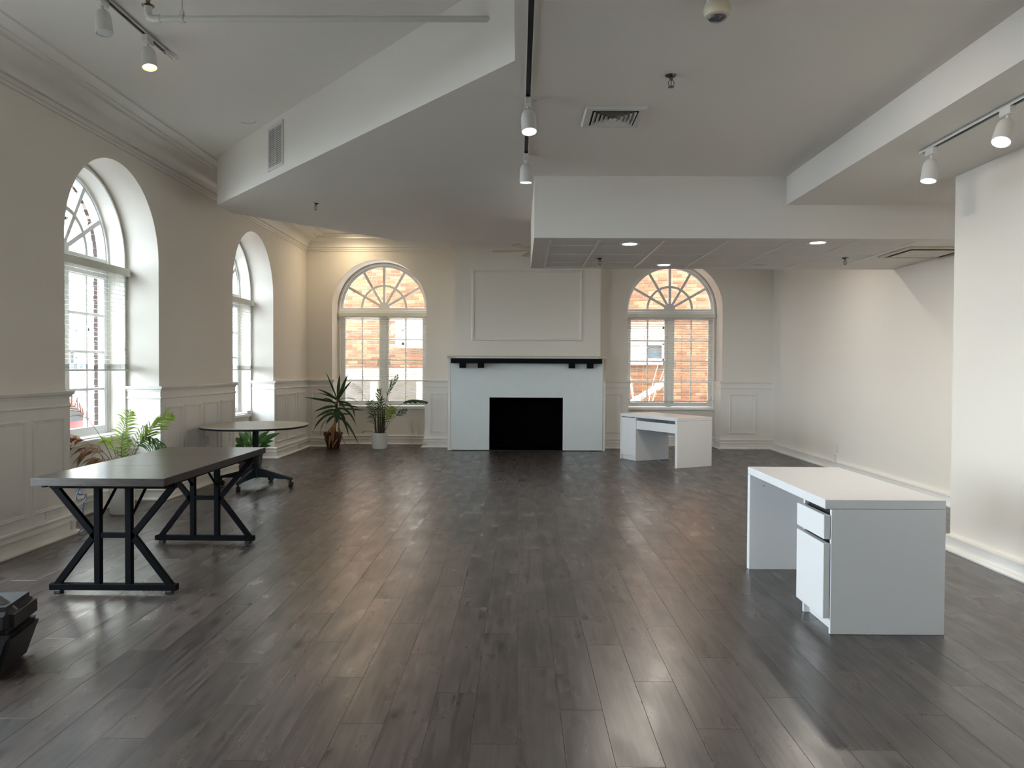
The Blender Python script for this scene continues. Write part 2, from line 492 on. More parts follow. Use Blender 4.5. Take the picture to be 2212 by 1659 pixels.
q = MB(); q.add([(-hw + 0.17, 0, 0.92), (hw - 0.17, 0, 0.92), (hw - 0.17, 0, 1.96), (-hw + 0.17, 0, 1.96)], [(0, 1, 2, 3)]); q.build('pane', 'glass_pane', lf, smooth=0)
MB().lathe([(0.012, 0), (0.012, 0.035), (0.026, 0.045), (0.028, 0.06), (0.0, 0.068)], 20, mat=Matrix.Translation((hw - 0.10, 0.022, 1.0)) @ Matrix.Rotation(-PI / 2, 4, 'X')).build('door_handle', 'chrome', lf)

# ------------------------------------------------------------------ ceilings
mb = MB().box((XL - 0.05, YF - 0.05, ZH), (XR + 0.05, YB + 0.05, ROOF + 0.2))
struct(mb.build('ceiling', 'ceiling_paint'), 'high white ceiling at left with moulded cornice', 'ceiling')
low = [(-0.033, YF), (-0.033, 4.572), (-3.379, 8.614), (-3.379, 9.076), (-1.71, 10.98), (XR, 11.02), (XR, YP), (XP, YP), (XP, YF)]
mb = MB().prism(low, ZL, ZH, lambda a, b, d: (a, b, d))
struct(mb.build('ceiling_lowered', 'ceiling_paint'), 'lowered white ceiling with a slanting front edge over the middle of the room', 'ceiling')
mb = MB().box((2.50, YF, ZR), (XP, 7.30, ZL)).box((XP, YP, ZR), (XR, 7.30, ZL))
struct(mb.build('ceiling_drop_right', 'ceiling_paint'), 'lower white ceiling strip over the right side carrying a light track', 'ceiling')

# tiled box under the lowered ceiling
SX0, SX1, SY0, SY1 = 0.137, XR, 7.28, 9.48
TX = [0.30, 0.77, 1.395, 2.005, 2.615, 3.225, 3.80, SX1]
TY = [7.42, 7.73, 8.34, 8.95, 9.36]
mb = MB().box((SX0, SY0, ZT + 0.03), (SX1, SY1, ZL))
mb.box((SX0, SY0, ZT), (SX1, TY[0], ZT + 0.03)).box((SX0, TY[-1], ZT), (SX1, SY1, ZT + 0.03)).box((SX0, TY[0], ZT), (TX[0], TY[-1], ZT + 0.03))
soff = struct(mb.build('ceiling_soffit', 'ceiling_paint'), 'boxed-down white soffit with ceiling tiles on its underside', 'ceiling')
for i in range(len(TX) - 1):
    for j in range(len(TY) - 1):
        if i >= 6: break
        w, h = TX[i + 1] - TX[i] - 0.020, TY[j + 1] - TY[j] - 0.020
        cx, cy = (TX[i] + TX[i + 1]) / 2, (TY[j] + TY[j + 1]) / 2
        t = MB().cbox((-w / 2, -h / 2, 0.004), (w / 2, h / 2, 0.029), 0.004)
        o = t.build('ceiling_tile', 'tile_mineral', soff, (cx, cy, ZT))
        o.rotation_euler = (random.uniform(-0.002, 0.002), random.uniform(-0.003, 0.003), 0)
for x in TX[:-1]:
    MB().cbox((x - 0.012, TY[0], ZT - 0.003), (x + 0.012, TY[-1], ZT + 0.012), 0.002).build('grid_bar', 'grid_metal', soff)
for y in TY:
    MB().cbox((TX[0], y - 0.009, ZT + 0.002), (TX[-2], y + 0.009, ZT + 0.014), 0.002).build('grid_bar', 'grid_metal', soff)
MB().box((TX[-2], TY[0], ZT), (SX1, TY[-1], ZT + 0.03)).build('plain_panel', 'ceiling_paint', soff)

# ------------------------------------------------------------------ cornice
crown = [(0, 3.535), (0.012, 3.535), (0.014, 3.56), (0.024, 3.565), (0.026, 3.60), (0.05, 3.605), (0.052, 3.635), (0.062, 3.66), (0.09, 3.69),
         (0.14, 3.715), (0.20, 3.73), (0.235, 3.735), (0.24, 3.758), (0.285, 3.76), (0.29, 3.772), (0.41, 3.775), (0.42, ZH + 0.01), (0, ZH + 0.01)]
mb = MB().sweep(crown, [(XL, YF), (XL, YB), (-1.143, YB)])
struct(mb.build('trim_1', 'trim_paint', smooth=25), 'deep stepped white cornice along the left wall and back-left corner', 'cornice')
small_crown = [(0, 3.535), (0.012, 3.535), (0.014, 3.56), (0.024, 3.565), (0.026, 3.60), (0.05, 3.605), (0.052, 3.635), (0.075, 3.66), (0.075, 3.70), (0, 3.70)]
mb = MB().sweep(small_crown, [(-1.143, YB), (-1.143, 13.50), (1.42, 13.50), (1.42, YB), (XR, YB)])
struct(mb.build('trim_2', 'trim_paint', smooth=25), 'white cornice moulding across the chimney breast', 'cornice')

# ------------------------------------------------------------------ wainscot and skirting
rail = [(0, 1.165), (0.030, 1.165), (0.034, 1.185), (0.050, 1.192), (0.055, 1.215), (0.048, 1.222), (0, 1.222)]
frieze = [(0.022, 1.082), (0.032, 1.086), (0.036, 1.096), (0.030, 1.106), (0.022, 1.108)]
board = [(0, 0.10), (0.022, 0.10), (0.026, 0.10), (0.032, 0.145), (0.040, 0.155), (0.040, 0.165), (0.028, 0.178), (0, 0.178)]
base = [(0, 0.03), (0.038, 0.03), (0.040, 0.098), (0.046, 0.104), (0.046, 0.114), (0, 0.120)]
shoe = [(0, 0.0), (0.075, 0.0), (0.078, 0.012), (0.070, 0.024), (0.052, 0.032), (0, 0.034)]
slab = [(0, 0.02), (0.024, 0.02), (0.024, 1.17), (0, 1.17)]


def left_runs():
    """wall runs between niches, each turning into the jambs"""
    runs, prev = [], None
    edges = [(c - NR, c + NR) for c in WL_C]
    start = [(XL, SF[1] + 0.12)]
    for lo, hi in edges:
        runs.append(start + [(XL, lo), (XL - ND_L + 0.02, lo)])
        start = [(XL - ND_L + 0.02, hi), (XL, hi)]
    return runs, start


runs_l, tail_l = left_runs()
runs_b = [tail_l + [(XL, YB), (WB_C[0] - NR, YB), (WB_C[0] - NR, YB + ND_B - 0.02)],
          [(WB_C[0] + NR, YB + ND_B - 0.02), (WB_C[0] + NR, YB), (-1.20, YB)],
          [(1.47, YB), (WB_C[1] - NR, YB), (WB_C[1] - NR, YB + ND_B - 0.02)],
          [(WB_C[1] + NR, YB + ND_B - 0.02), (WB_C[1] + NR, YB), (XR, YB)]]


def wains(runs, wall):
    for r in runs:
        MB().sweep(slab, r).build('wainscot', 'trim_paint', wall)
        MB().sweep(rail, r).build('chair_rail', 'trim_paint', wall)
        MB().sweep(frieze, r).build('frieze_moulding', 'trim_paint', wall)


wains(runs_l, wall_left)
wains(runs_b, wall_back)


def skirting(name, paths, label, small=False):
    mb = MB()
    for p in paths:
        if not small: mb.sweep(board, p)
        mb.sweep(base, p).sweep(shoe, p)
    return struct(mb.build(name, 'trim_paint'), label, 'baseboard')


lp = [(XL, SF[1] + 0.12)]
for c in WL_C: lp += [(XL, c - NR), (XL - ND_L, c - NR), (XL - ND_L, c + NR), (XL, c + NR)]
lp += [(XL, YB)]
skirting('baseboard_left', [[(a[0] + (0.024 if a[0] > XL - 0.1 else 0), a[1]) for a in lp]], 'tall white stepped skirting along the left wall')
bp1 = [(XL, YB - 0.024), (WB_C[0] - NR, YB - 0.024), (WB_C[0] - NR, YB + ND_B), (WB_C[0] + NR, YB + ND_B), (WB_C[0] + NR, YB - 0.024), (-1.20, YB - 0.024)]
bp2 = [(1.47, YB - 0.024), (WB_C[1] - NR, YB - 0.024), (WB_C[1] - NR, YB + ND_B), (WB_C[1] + NR, YB + ND_B), (WB_C[1] + NR, YB - 0.024), (XR, YB - 0.024)]
skirting('baseboard_back', [bp1, bp2], 'tall white stepped skirting along the back wall on both sides of the fireplace')
skirting('baseboard_right', [[(XR, YB), (XR, YP)]], 'white skirting along the recessed right wall', small=True)
skirting('baseboard_right_front', [[(XP, YP), (XP, YF)]], 'white skirting along the near projecting right wall', small=True)


def panel_frame(parent, fn, a0, a1, z0, z1, w=0.030, t=0.016, name='panel_moulding', base_d=0.024, m='trim_paint'):
    """raised rectangular moulding lying on a wall; fn(a,z,d) with d into the room"""
    mb = MB()
    prof = [(0.0, 0.0), (0.004, t * 0.7), (w * 0.35, t), (w * 0.6, t * 0.6), (w * 0.8, t * 0.75), (w, 0.0)]
    rings = []
    for p, d in prof:
        rings.append([fn(a0 + p, z0 + p, base_d + d), fn(a1 - p, z0 + p, base_d + d), fn(a1 - p, z1 - p, base_d + d), fn(a0 + p, z1 - p, base_d + d)])
    vs = [v for r in rings for v in r]
    fs = []
    for i in range(len(prof) - 1):
        for k in range(4):
            k2 = (k + 1) % 4
            fs.append((i * 4 + k, i * 4 + k2, (i + 1) * 4 + k2, (i + 1) * 4 + k))
    mb.add(vs, fs)
    return mb.build(name, m, parent, smooth=20)


fnl = lambda a, z, d: (XL + d, a, z)
fnb = lambda a, z, d: (a, YB - d, z)
for a0, a1 in ((5.51, 5.95), (6.03, 6.465), (8.31, 8.73), (8.81, 9.25), (9.34, 9.78), (9.87, 10.315), (12.14, 12.63), (12.73, 13.20), (13.30, 13.77)):
    panel_frame(wall_left, fnl, a0, a1, 0.245, 1.005)
for a0, a1 in ((-3.76, -3.46), (-1.60, -1.29), (1.56, 1.87), (3.795, 4.27)):
    panel_frame(wall_back, fnb, a0, a1, 0.275, 0.99)

# ------------------------------------------------------------------ floor
mb = MB().box((XL - ND_L - 0.05, YF - 0.05, -0.12), (XR + 0.05, YB + ND_B + 0.05, -0.006))
floor = struct(mb.build('floor', 'floor_wood'), 'dark grey-brown wood plank floor', 'floor')


def plank_mesh(w, l_):
    g, c = 0.0004, 0.0009
    a, b_ = w / 2 - g, l_ / 2 - g
    vs = [(-a, -b_, -0.006), (a, -b_, -0.006), (a, b_, -0.006), (-a, b_, -0.006),
          (-a, -b_, -c), (a, -b_, -c), (a, b_, -c), (-a, b_, -c),
          (-a + c, -b_ + c, 0), (a - c, -b_ + c, 0), (a - c, b_ - c, 0), (-a + c, b_ - c, 0)]
    fs = [(8, 9, 10, 11)]
    for k in range(4):
        k2 = (k + 1) % 4
        fs += [(4 + k, 4 + k2, 8 + k2, 8 + k), (k, k2, 4 + k2, 4 + k)]
    return vs, fs


full = MB(); full.add(*plank_mesh(PW, PL))
full_me = full.mesh('plank', 'floor_wood', smooth=0)
planks = []
x_lo, x_hi, y_lo, y_hi = XL - ND_L, XR, YF, YB + ND_B
for row in range(math.floor(x_lo / PW), math.floor(x_hi / PW) + 1):
    xa, xb = max(row * PW, x_lo), min((row + 1) * PW, x_hi)
    if xb - xa < 0.01: continue
    off = ((row * PSH) % 1.0) * PL
    k = math.floor((y_lo + off) / PL)
    while k * PL - off < y_hi:
        ya, yb = max(k * PL - off, y_lo), min((k + 1) * PL - off, y_hi)
        if yb - ya > 0.02: planks.append((xa, xb, ya, yb))
        k += 1


def in_view(p):
    cx, cy = (p[0] + p[1]) / 2, (p[2] + p[3]) / 2
    return p[3] > 2.5 and abs(cx) < 0.70 * p[3] + 0.1 and (cx < XP or cy > YP) and cx > XL and p[2] < YB


seen = sorted([p for p in planks if in_view(p)], key=lambda p: (p[2] + p[3]) / 2)[:300]
seen_set = set(seen)
for p in seen:
    w, h = p[1] - p[0], p[3] - p[2]
    if abs(w - PW) < 1e-6 and abs(h - PL) < 1e-6: me = full_me
    else:
        q = MB(); q.add(*plank_mesh(w, h)); me = q.mesh('plank', 'floor_wood', smooth=0)
    link('plank', me, floor, ((p[0] + p[1]) / 2, (p[2] + p[3]) / 2, 0))
rest = MB()
for p in planks:
    if p in seen_set: continue
    vs, fs = plank_mesh(p[1] - p[0], p[3] - p[2])
    rest.add([(v[0] + (p[0] + p[1]) / 2, v[1] + (p[2] + p[3]) / 2, v[2]) for v in vs], fs)
tag(rest.build('plank_field', 'floor_wood', floor, smooth=0), kind='stuff')

# ------------------------------------------------------------------ windows
def ring_poly(r0, r1, zc, zf, seg=36):
    """band between two arches, open at the foot"""
    o = [(-r1, zf)] + [(-r1 * math.cos(PI * k / seg), zc + r1 * math.sin(PI * k / seg)) for k in range(seg + 1)] + [(r1, zf)]
    i = [(-r0, zf)] + [(-r0 * math.cos(PI * k / seg), zc + r0 * math.sin(PI * k / seg)) for k in range(seg + 1)] + [(r0, zf)]
    return o, i


def band(mb, r0, r1, zc, zf, d0, d1, seg=36):
    o, i = ring_poly(r0, r1, zc, zf, seg)
    n = len(o)
    vs = [(a, d, z) for d in (d0, d1) for P in (o, i) for a, z in P]
    fs = []
    for k in range(n - 1):
        fs += [(k, k + 1, n + k + 1, n + k), (2 * n + k, 3 * n + k, 3 * n + k + 1, 2 * n + k + 1),
               (k, 2 * n + k, 2 * n + k + 1, k + 1), (n + k, n + k + 1, 3 * n + k + 1, 3 * n + k)]
    fs += [(0, n, 3 * n, 2 * n), (n - 1, 3 * n - 1, 4 * n - 1, 2 * n - 1)]
    mb.add(vs, fs)
    return mb


GR, FC = 0.765, 2.555                    # fanlight glass radius and centre height


def arc_bar(mb, r, w, a0, a1, d0, d1, seg=24):
    vs, fs = [], []
    for k in range(seg + 1):
        a = a0 + (a1 - a0) * k / seg
        for rr, d in ((r - w / 2, d0), (r + w / 2, d0), (r + w / 2, d1), (r - w / 2, d1)):
            vs.append((-rr * math.cos(a), d, FC + rr * math.sin(a)))
    for k in range(seg):
        for j in range(4):
            j2 = (j + 1) % 4
            fs.append((k * 4 + j, k * 4 + j2, (k + 1) * 4 + j2, (k + 1) * 4 + j))
    fs += [(0, 1, 2, 3), (seg * 4 + 3, seg * 4 + 2, seg * 4 + 1, seg * 4)]
    mb.add(vs, fs)


def make_window(name, label, W0):
    """arched window; W0 = depth of the glazing behind the niche plane"""
    root = struct(empty(name), label, 'window')
    mb = MB()
    band(mb, WR - 0.003, NR - 0.004, NS, SILL, -0.018, 0.004)
    band(mb, WR - 0.003, WR + 0.020, NS, SILL, -0.030, -0.016)
    mb.build('casing', 'trim_paint', root)
    mb = MB(); band(mb, WR - 0.03, WR + 0.002, NS, SILL, W0 - 0.03, W0 + 0.08)
    mb.build('outer_frame', 'sash_white', root)
    mb = MB().cbox((-WR, W0 - 0.055, 2.455), (WR, W0 + 0.08, 2.515), 0.006).cbox((-WR - 0.0, -0.02, 2.435), (WR, W0 + 0.02, 2.462), 0.006)
    mb.build('transom', 'sash_white', root)
    mb = MB().cbox((-NR + 0.005, -0.045, SILL - 0.035), (NR - 0.005, 0.01, SILL + 0.015), 0.008).cbox((-WR, -0.01, SILL - 0.01), (WR, W0 + 0.12, SILL + 0.03), 0.004)
    mb.build('window_sill', 'trim_paint', root)
    # fanlight
    mb = MB(); band(mb, GR, WR - 0.012, FC - 0.008, FC - 0.005, W0 - 0.015, W0 + 0.035)
    mb.cbox((-WR + 0.02, W0 - 0.02, 2.512), (WR - 0.02, W0 + 0.04, FC + 0.003), 0.005)
    fan = mb.build('fanlight', 'sash_white', root)
    for k in range(1, 6):
        a = PI * k / 6
        q = MB().bar((-0.09 * math.cos(a), W0 + 0.008, FC + 0.09 * math.sin(a)), (-(GR + 0.004) * math.cos(a), W0 + 0.008, FC + (GR + 0.004) * math.sin(a)), 0.046, 0.036, upv=(0, 1, 0))
        q.build('spoke', 'sash_white', fan)
    q = MB(); arc_bar(q, 0.415, 0.042, 0, PI, W0 - 0.012, W0 + 0.026); q.build('inner_arc', 'sash_white', fan)
    hub = [(-0.105 * math.cos(PI * k / 14), FC + 0.105 * math.sin(PI * k / 14)) for k in range(15)]
    MB().prism(hub, W0 - 0.014, W0 + 0.028, lambda a, z, d: (a, d, z)).build('hub', 'sash_white', fan)
    for k in range(6):
        for ra, rb in ((0.10, 0.415), (0.415, GR + 0.004)):
            a0, a1 = PI * k / 6, PI * (k + 1) / 6
            pts = [(-rb * math.cos(a0 + (a1 - a0) * j / 6), FC + rb * math.sin(a0 + (a1 - a0) * j / 6)) for j in range(7)]
            pts += [(-ra * math.cos(a1 + (a0 - a1) * j / 4), FC + ra * math.sin(a1 + (a0 - a1) * j / 4)) for j in range(5)]
            q = MB(); q.add([(a, W0 + 0.012, z) for a, z in pts], [list(range(len(pts)))])
            q.build('pane', 'glass_pane', fan, smooth=0)
    # mullion and two casements, two panes wide and four high
    MB().cbox((-0.038, W0 - 0.04, SILL + 0.03), (0.038, W0 + 0.07, 2.456), 0.006).build('mullion', 'sash_white', root)
    z0, z1 = SILL + 0.115, 2.345
    for s in (-1, 1):
        ua, ub = (0.092, 0.722) if s > 0 else (-0.722, -0.092)
        mb = MB()
        oa, ob = (0.040, 0.779) if s > 0 else (-0.779, -0.040)
        mb.cbox((oa, W0 - 0.022, SILL + 0.035), (ua, W0 + 0.028, 2.453), 0.005).cbox((ub, W0 - 0.022, SILL + 0.035), (ob, W0 + 0.028, 2.453), 0.005)
        mb.cbox((ua, W0 - 0.022, SILL + 0.035), (ub, W0 + 0.028, z0), 0.005).cbox((ua, W0 - 0.022, z1), (ub, W0 + 0.028, 2.453), 0.005)
        cas = mb.build('casement', 'sash_white', root)
        um = (ua + ub) / 2
        MB().cbox((um - 0.014, W0 - 0.014, z0), (um + 0.014, W0 + 0.022, z1), 0.004).build('muntin', 'sash_white', cas)
        for k in range(1, 4):
            zz = z0 + (z1 - z0) * k / 4
            MB().cbox((ua, W0 - 0.013, zz - 0.014), (ub, W0 + 0.021, zz + 0.014), 0.004).build('muntin', 'sash_white', cas)
        for i in range(2):
            for k in range(4):
                x0, x1 = (ua, um) if i == 0 else (um, ub)
                za, zb = z0 + (z1 - z0) * k / 4, z0 + (z1 - z0) * (k + 1) / 4
                q = MB(); q.add([(x0, W0 + 0.006, za), (x1, W0 + 0.006, za), (x1, W0 + 0.006, zb), (x0, W0 + 0.006, zb)], [(0, 1, 2, 3)])
                q.build('pane', 'glass_pane', cas, smooth=0)
        lx = ub - 0.02 if s < 0 else ua + 0.02
        MB().cbox((lx - 0.012, W0 - 0.045, 1.46), (lx + 0.012, W0 - 0.02, 1.58), 0.004).build('latch', 'sash_white', cas)
    return root


def portal(parent, w, h, z):
    """light portal: tells the renderer where the sky comes in, gives off nothing itself"""
    pd = bpy.data.lights.new('window_portal', 'AREA'); pd.shape = 'RECTANGLE'; pd.size, pd.size_y = w, h
    pd.cycles.is_portal = True
    link('window_portal', pd, parent, (0, 0.30, z), (-PI / 2, 0, 0))


win_lab = ['nearest arched window in the left wall, behind the long dark table', 'farther arched window in the left wall, behind the oval table',
           'arched fanlight window left of the fireplace looking onto brick', 'arched fanlight window right of the fireplace looking onto brick']
places = [((XL - ND_L, c, 0), PI / 2) for c in WL_C] + [((c, YB + ND_B, 0), 0) for c in WB_C]
order = [0, 1, 2, 3]
proto = {}
for i, k in enumerate(order):
    side = 'left' if k < len(WL_C) else 'back'
    if side not in proto:
        w = proto[side] = make_window('window_%d' % (i + 1), win_lab[k], 0.165 if side == 'left' else 0.05)
    else:
        w = copy_tree(proto[side]); w.name = 'window_%d' % (i + 1); w['label'] = win_lab[k]
    w.location = places[k][0]; w.rotation_euler = (0, 0, places[k][1])
    portal(w, 1.62, 2.68, SILL + 1.33)


# wide unseen shop window, added to the left wall to brighten the room
sw = struct(empty('window_5', (XL - ND_L, (SF[0] + SF[1]) / 2, 0), PI / 2), 'wide plain shop window added for daylight in the left wall, out of view', 'window')
sl = (SF[1] - SF[0]) / 2
mb = MB()
for a, b_ in (((-sl, SF[2]), (sl, SF[2] + 0.06)), ((-sl, SF[3] - 0.06), (sl, SF[3])), ((-sl, SF[2]), (-sl + 0.06, SF[3])), ((sl - 0.06, SF[2]), (sl, SF[3]))):
    mb.cbox((a[0], 0.03, a[1]), (b_[0], 0.11, b_[1]), 0.004)
mb.build('frame', 'sash_white', sw)
for k in range(1, 3):
    x = -sl + 2 * sl * k / 3
    MB().cbox((x - 0.03, 0.03, SF[2] + 0.06), (x + 0.03, 0.11, SF[3] - 0.06), 0.004).build('mullion', 'sash_white', sw)
for k in range(3):
    x0, x1 = -sl + 2 * sl * k / 3, -sl + 2 * sl * (k + 1) / 3
    q = MB(); q.add([(x0, 0.07, SF[2]), (x1, 0.07, SF[2]), (x1, 0.07, SF[3]), (x0, 0.07, SF[3])], [(0, 1, 2, 3)]); q.build('pane', 'glass_pane', sw, smooth=0)


portal(sw, 2 * sl, SF[3] - SF[2], (SF[2] + SF[3]) / 2)


def make_blind(name, label, bottom, loc, rz, stacked, tilt=-9):
    root = tag(empty(name, loc, rz), label, 'blind', 'white slatted window blinds')
    MB().cbox((-0.835, -0.085, 2.385), (0.835, -0.072, 2.465), 0.004).cbox((-0.835, -0.085, 2.385), (-0.823, -0.03, 2.465), 0.003).cbox((0.823, -0.085, 2.385), (0.835, -0.03, 2.465), 0.003).build('valance', 'blind_white', root)
    MB().cbox((-0.805, -0.066, 2.405), (0.805, -0.030, 2.452), 0.004).build('headrail', 'blind_white', root)
    sm = MB()
    prof = [(-0.024, 0.0), (-0.012, 0.0028), (0, 0.0036), (0.012, 0.0028), (0.024, 0.0), (0.012, 0.0005), (0, 0.0012), (-0.012, 0.0005)]
    sm.prism(prof, -0.805, 0.805, lambda a, b_, d: (d, a, b_))
    me = sm.mesh('slat', 'blind_white', smooth=60)
    z = 2.362
    zs = []
    stop = bottom + (0.075 if stacked else 0.030)
    while z > stop:
        zs.append(z); z -= 0.0455
    for z in zs:
        o = link('slat', me, root, (0, -0.048, z), (math.radians(tilt + random.uniform(-1.5, 1.5)), 0, 0))
    if stacked:
        for k in range(10):
            link('slat', me, root, (0, -0.048 + random.uniform(-0.002, 0.002), bottom + 0.022 + k * 0.0055))
    MB().cbox((-0.805, -0.073, bottom), (0.805, -0.023, bottom + 0.018), 0.005).build('bottom_rail', 'blind_white', root)
    for u in (-0.62, -0.21, 0.21, 0.62):
        mb = MB()
        for w_ in (-0.075, -0.021): mb.tube([(u, w_, bottom + 0.01), (u, w_, 2.41)], 0.0011, 5)
        mb.build('ladder_cord', 'blind_cord', root)
    mb = MB().tube([(0.70, -0.080, 2.40), (0.70, -0.082, 1.62)], 0.0014, 5).lathe([(0.002, 0), (0.007, 0.004), (0.005, 0.03), (0.002, 0.034)], 10, mat=Matrix.Translation((0.70, -0.082, 1.59)))
    mb.build('pull_cord', 'blind_cord', root)
    return root


make_blind('venetian_blind', 'half-raised white slatted blind in the nearest left window behind the long table', 1.385, places[0][0], PI / 2, True, 3)
make_blind('venetian_blind', 'half-raised white slatted blind in the farther left window behind the oval table', 1.385, places[1][0], PI / 2, True, 1)
make_blind('venetian_blind', 'fully lowered white slatted blind left of the fireplace, behind the potted plants', 0.748, places[2][0], 0, False)
make_blind('venetian_blind', 'fully lowered white slatted blind right of the fireplace, above the far white desk', 0.825, places[3][0], 0, False)

# ------------------------------------------------------------------ chimney breast and fireplace
CB = 13.50
mb = MB().box((-1.143, CB, 1.60), (1.42, YB + 0.1, ZH))
breast = struct(mb.build('wall_chimney', 'wall_paint'), 'white chimney breast above the mantel with a framed panel', 'wall')
panel_frame(breast, lambda a, z, d: (a, CB - d, z), -0.832, 1.097, 1.918, 3.158, w=0.045, t=0.024, base_d=0.0)

FY = 13.44
fp = tag(empty('fireplace', (0.13, FY, 0)), 'plain white fireplace surround with a square black opening', 'fireplace')
L = lambda x, y, z: (x - 0.13, y - FY, z)
mb = MB()
OX0, OX1, OZ = -0.515, 0.770, 0.928
for a, b_ in (((-1.195, FY, 0), (OX0, FY + 0.05, 1.605)), ((OX1, FY, 0), (1.460, FY + 0.05, 1.605)), ((OX0, FY, OZ), (OX1, FY + 0.05, 1.605))):
    mb.box(L(*a), L(*b_))
mb.build('surround', 'surround_white', fp)
mb = MB().cbox(L(-1.245, FY + 0.012, 0.0), L(-1.199, YB, 1.63), 0.004).cbox(L(1.464, FY + 0.012, 0.0), L(1.51, YB, 1.63), 0.004)
mb.build('side_trim', 'trim_paint', fp)
MB().cbox(L(-1.25, FY - 0.004, 1.607), L(1.515, YB - 0.40, 1.652), 0.004).build('top_ledge', 'surround_white', fp)
mb = MB().box(L(-1.254, FY - 0.0065, 1.612), L(-1.11, FY - 0.0045, 1.653)).box(L(1.38, FY - 0.0065, 1.612), L(1.518, FY - 0.0045, 1.653)).box(L(-1.254, FY - 0.0065, 1.6525), L(1.518, FY + 0.05, 1.6535))
mb.box(L(1.480, FY + 0.0095, 1.20), L(1.512, FY + 0.0115, 1.61)).box(L(-1.11, FY - 0.006, 1.634), L(1.38, FY - 0.0045, 1.653))
tag(mb.build('masking_tape', 'masking_tape', fp), 'beige masking tape strips')
mb = MB().box(L(OX0 - 0.05, FY + 0.5, 0), L(OX1 + 0.05, FY + 0.52, OZ + 0.05)).box(L(OX0 - 0.05, FY + 0.05, 0), L(OX0, FY + 0.5, OZ + 0.05)).box(L(OX1, FY + 0.05, 0), L(OX1 + 0.05, FY + 0.5, OZ + 0.05)).box(L(OX0, FY + 0.05, OZ), L(OX1, FY + 0.5, OZ + 0.05)).box(L(OX0, FY + 0.0, 0.001), L(OX1, FY + 0.5, 0.018))
fbx = mb.build('firebox', 'firebox_black', fp)
bk = MB().cbox((-0.100, 0, -0.032), (0.100, 0.010, 0.032), 0.002).mesh('firebrick', 'firebox_black', smooth=0)
for rw in range(13):
    for kk in range(6):
        x = OX0 + 0.107 + kk * 0.214 + (0.06 if rw % 2 else 0) - 0.03
        if OX0 + 0.10 < x < OX1 - 0.10:
            link('firebrick', bk, fbx, L(x, FY + 0.49, 0.055 + rw * 0.070))
mb = MB()
for z in (0.09, 0.16):
    mb.cbox(L(OX0 + 0.12, FY + 0.10, z - 0.008), L(OX1 - 0.05, FY + 0.115, z + 0.008), 0.002)
for k in range(9):
    x = OX0 + 0.18 + k * 0.12
    mb.cbox(L(x, FY + 0.115, 0.02), L(x + 0.012, FY + 0.13, 0.20), 0.002)
tag(mb.build('fire_grate', 'firebox_black', fp), 'black metal fire grate')
MB().cbox(L(-1.17, FY - 0.075, 0.0005), L(1.45, FY - 0.001, 0.010), 0.003).build('hearth_strip', 'hearth_slate', fp)
ms = MB().cbox(L(-1.178, FY - 0.155, 1.522), L(1.432, FY - 0.008, 1.606), 0.004).build('mantel_shelf', 'mantel_black', fp)
tag(ms, 'black mantel shelf on four brackets')
for cx in (-0.978, -0.660, 0.915, 1.230):
    q = MB().prism([(-0.008, 1.522), (-0.142, 1.522), (-0.142, 1.475), (-0.11, 1.440), (-0.008, 1.440)], cx - 0.13 - 0.053, cx - 0.13 + 0.053, lambda a, z, d: (d, a, z))
    q.cbox((cx - 0.13 - 0.055, -0.143, 1.452), (cx - 0.13 + 0.055, -0.008, 1.460), 0.001)
    q.build('bracket', 'mantel_black', ms)

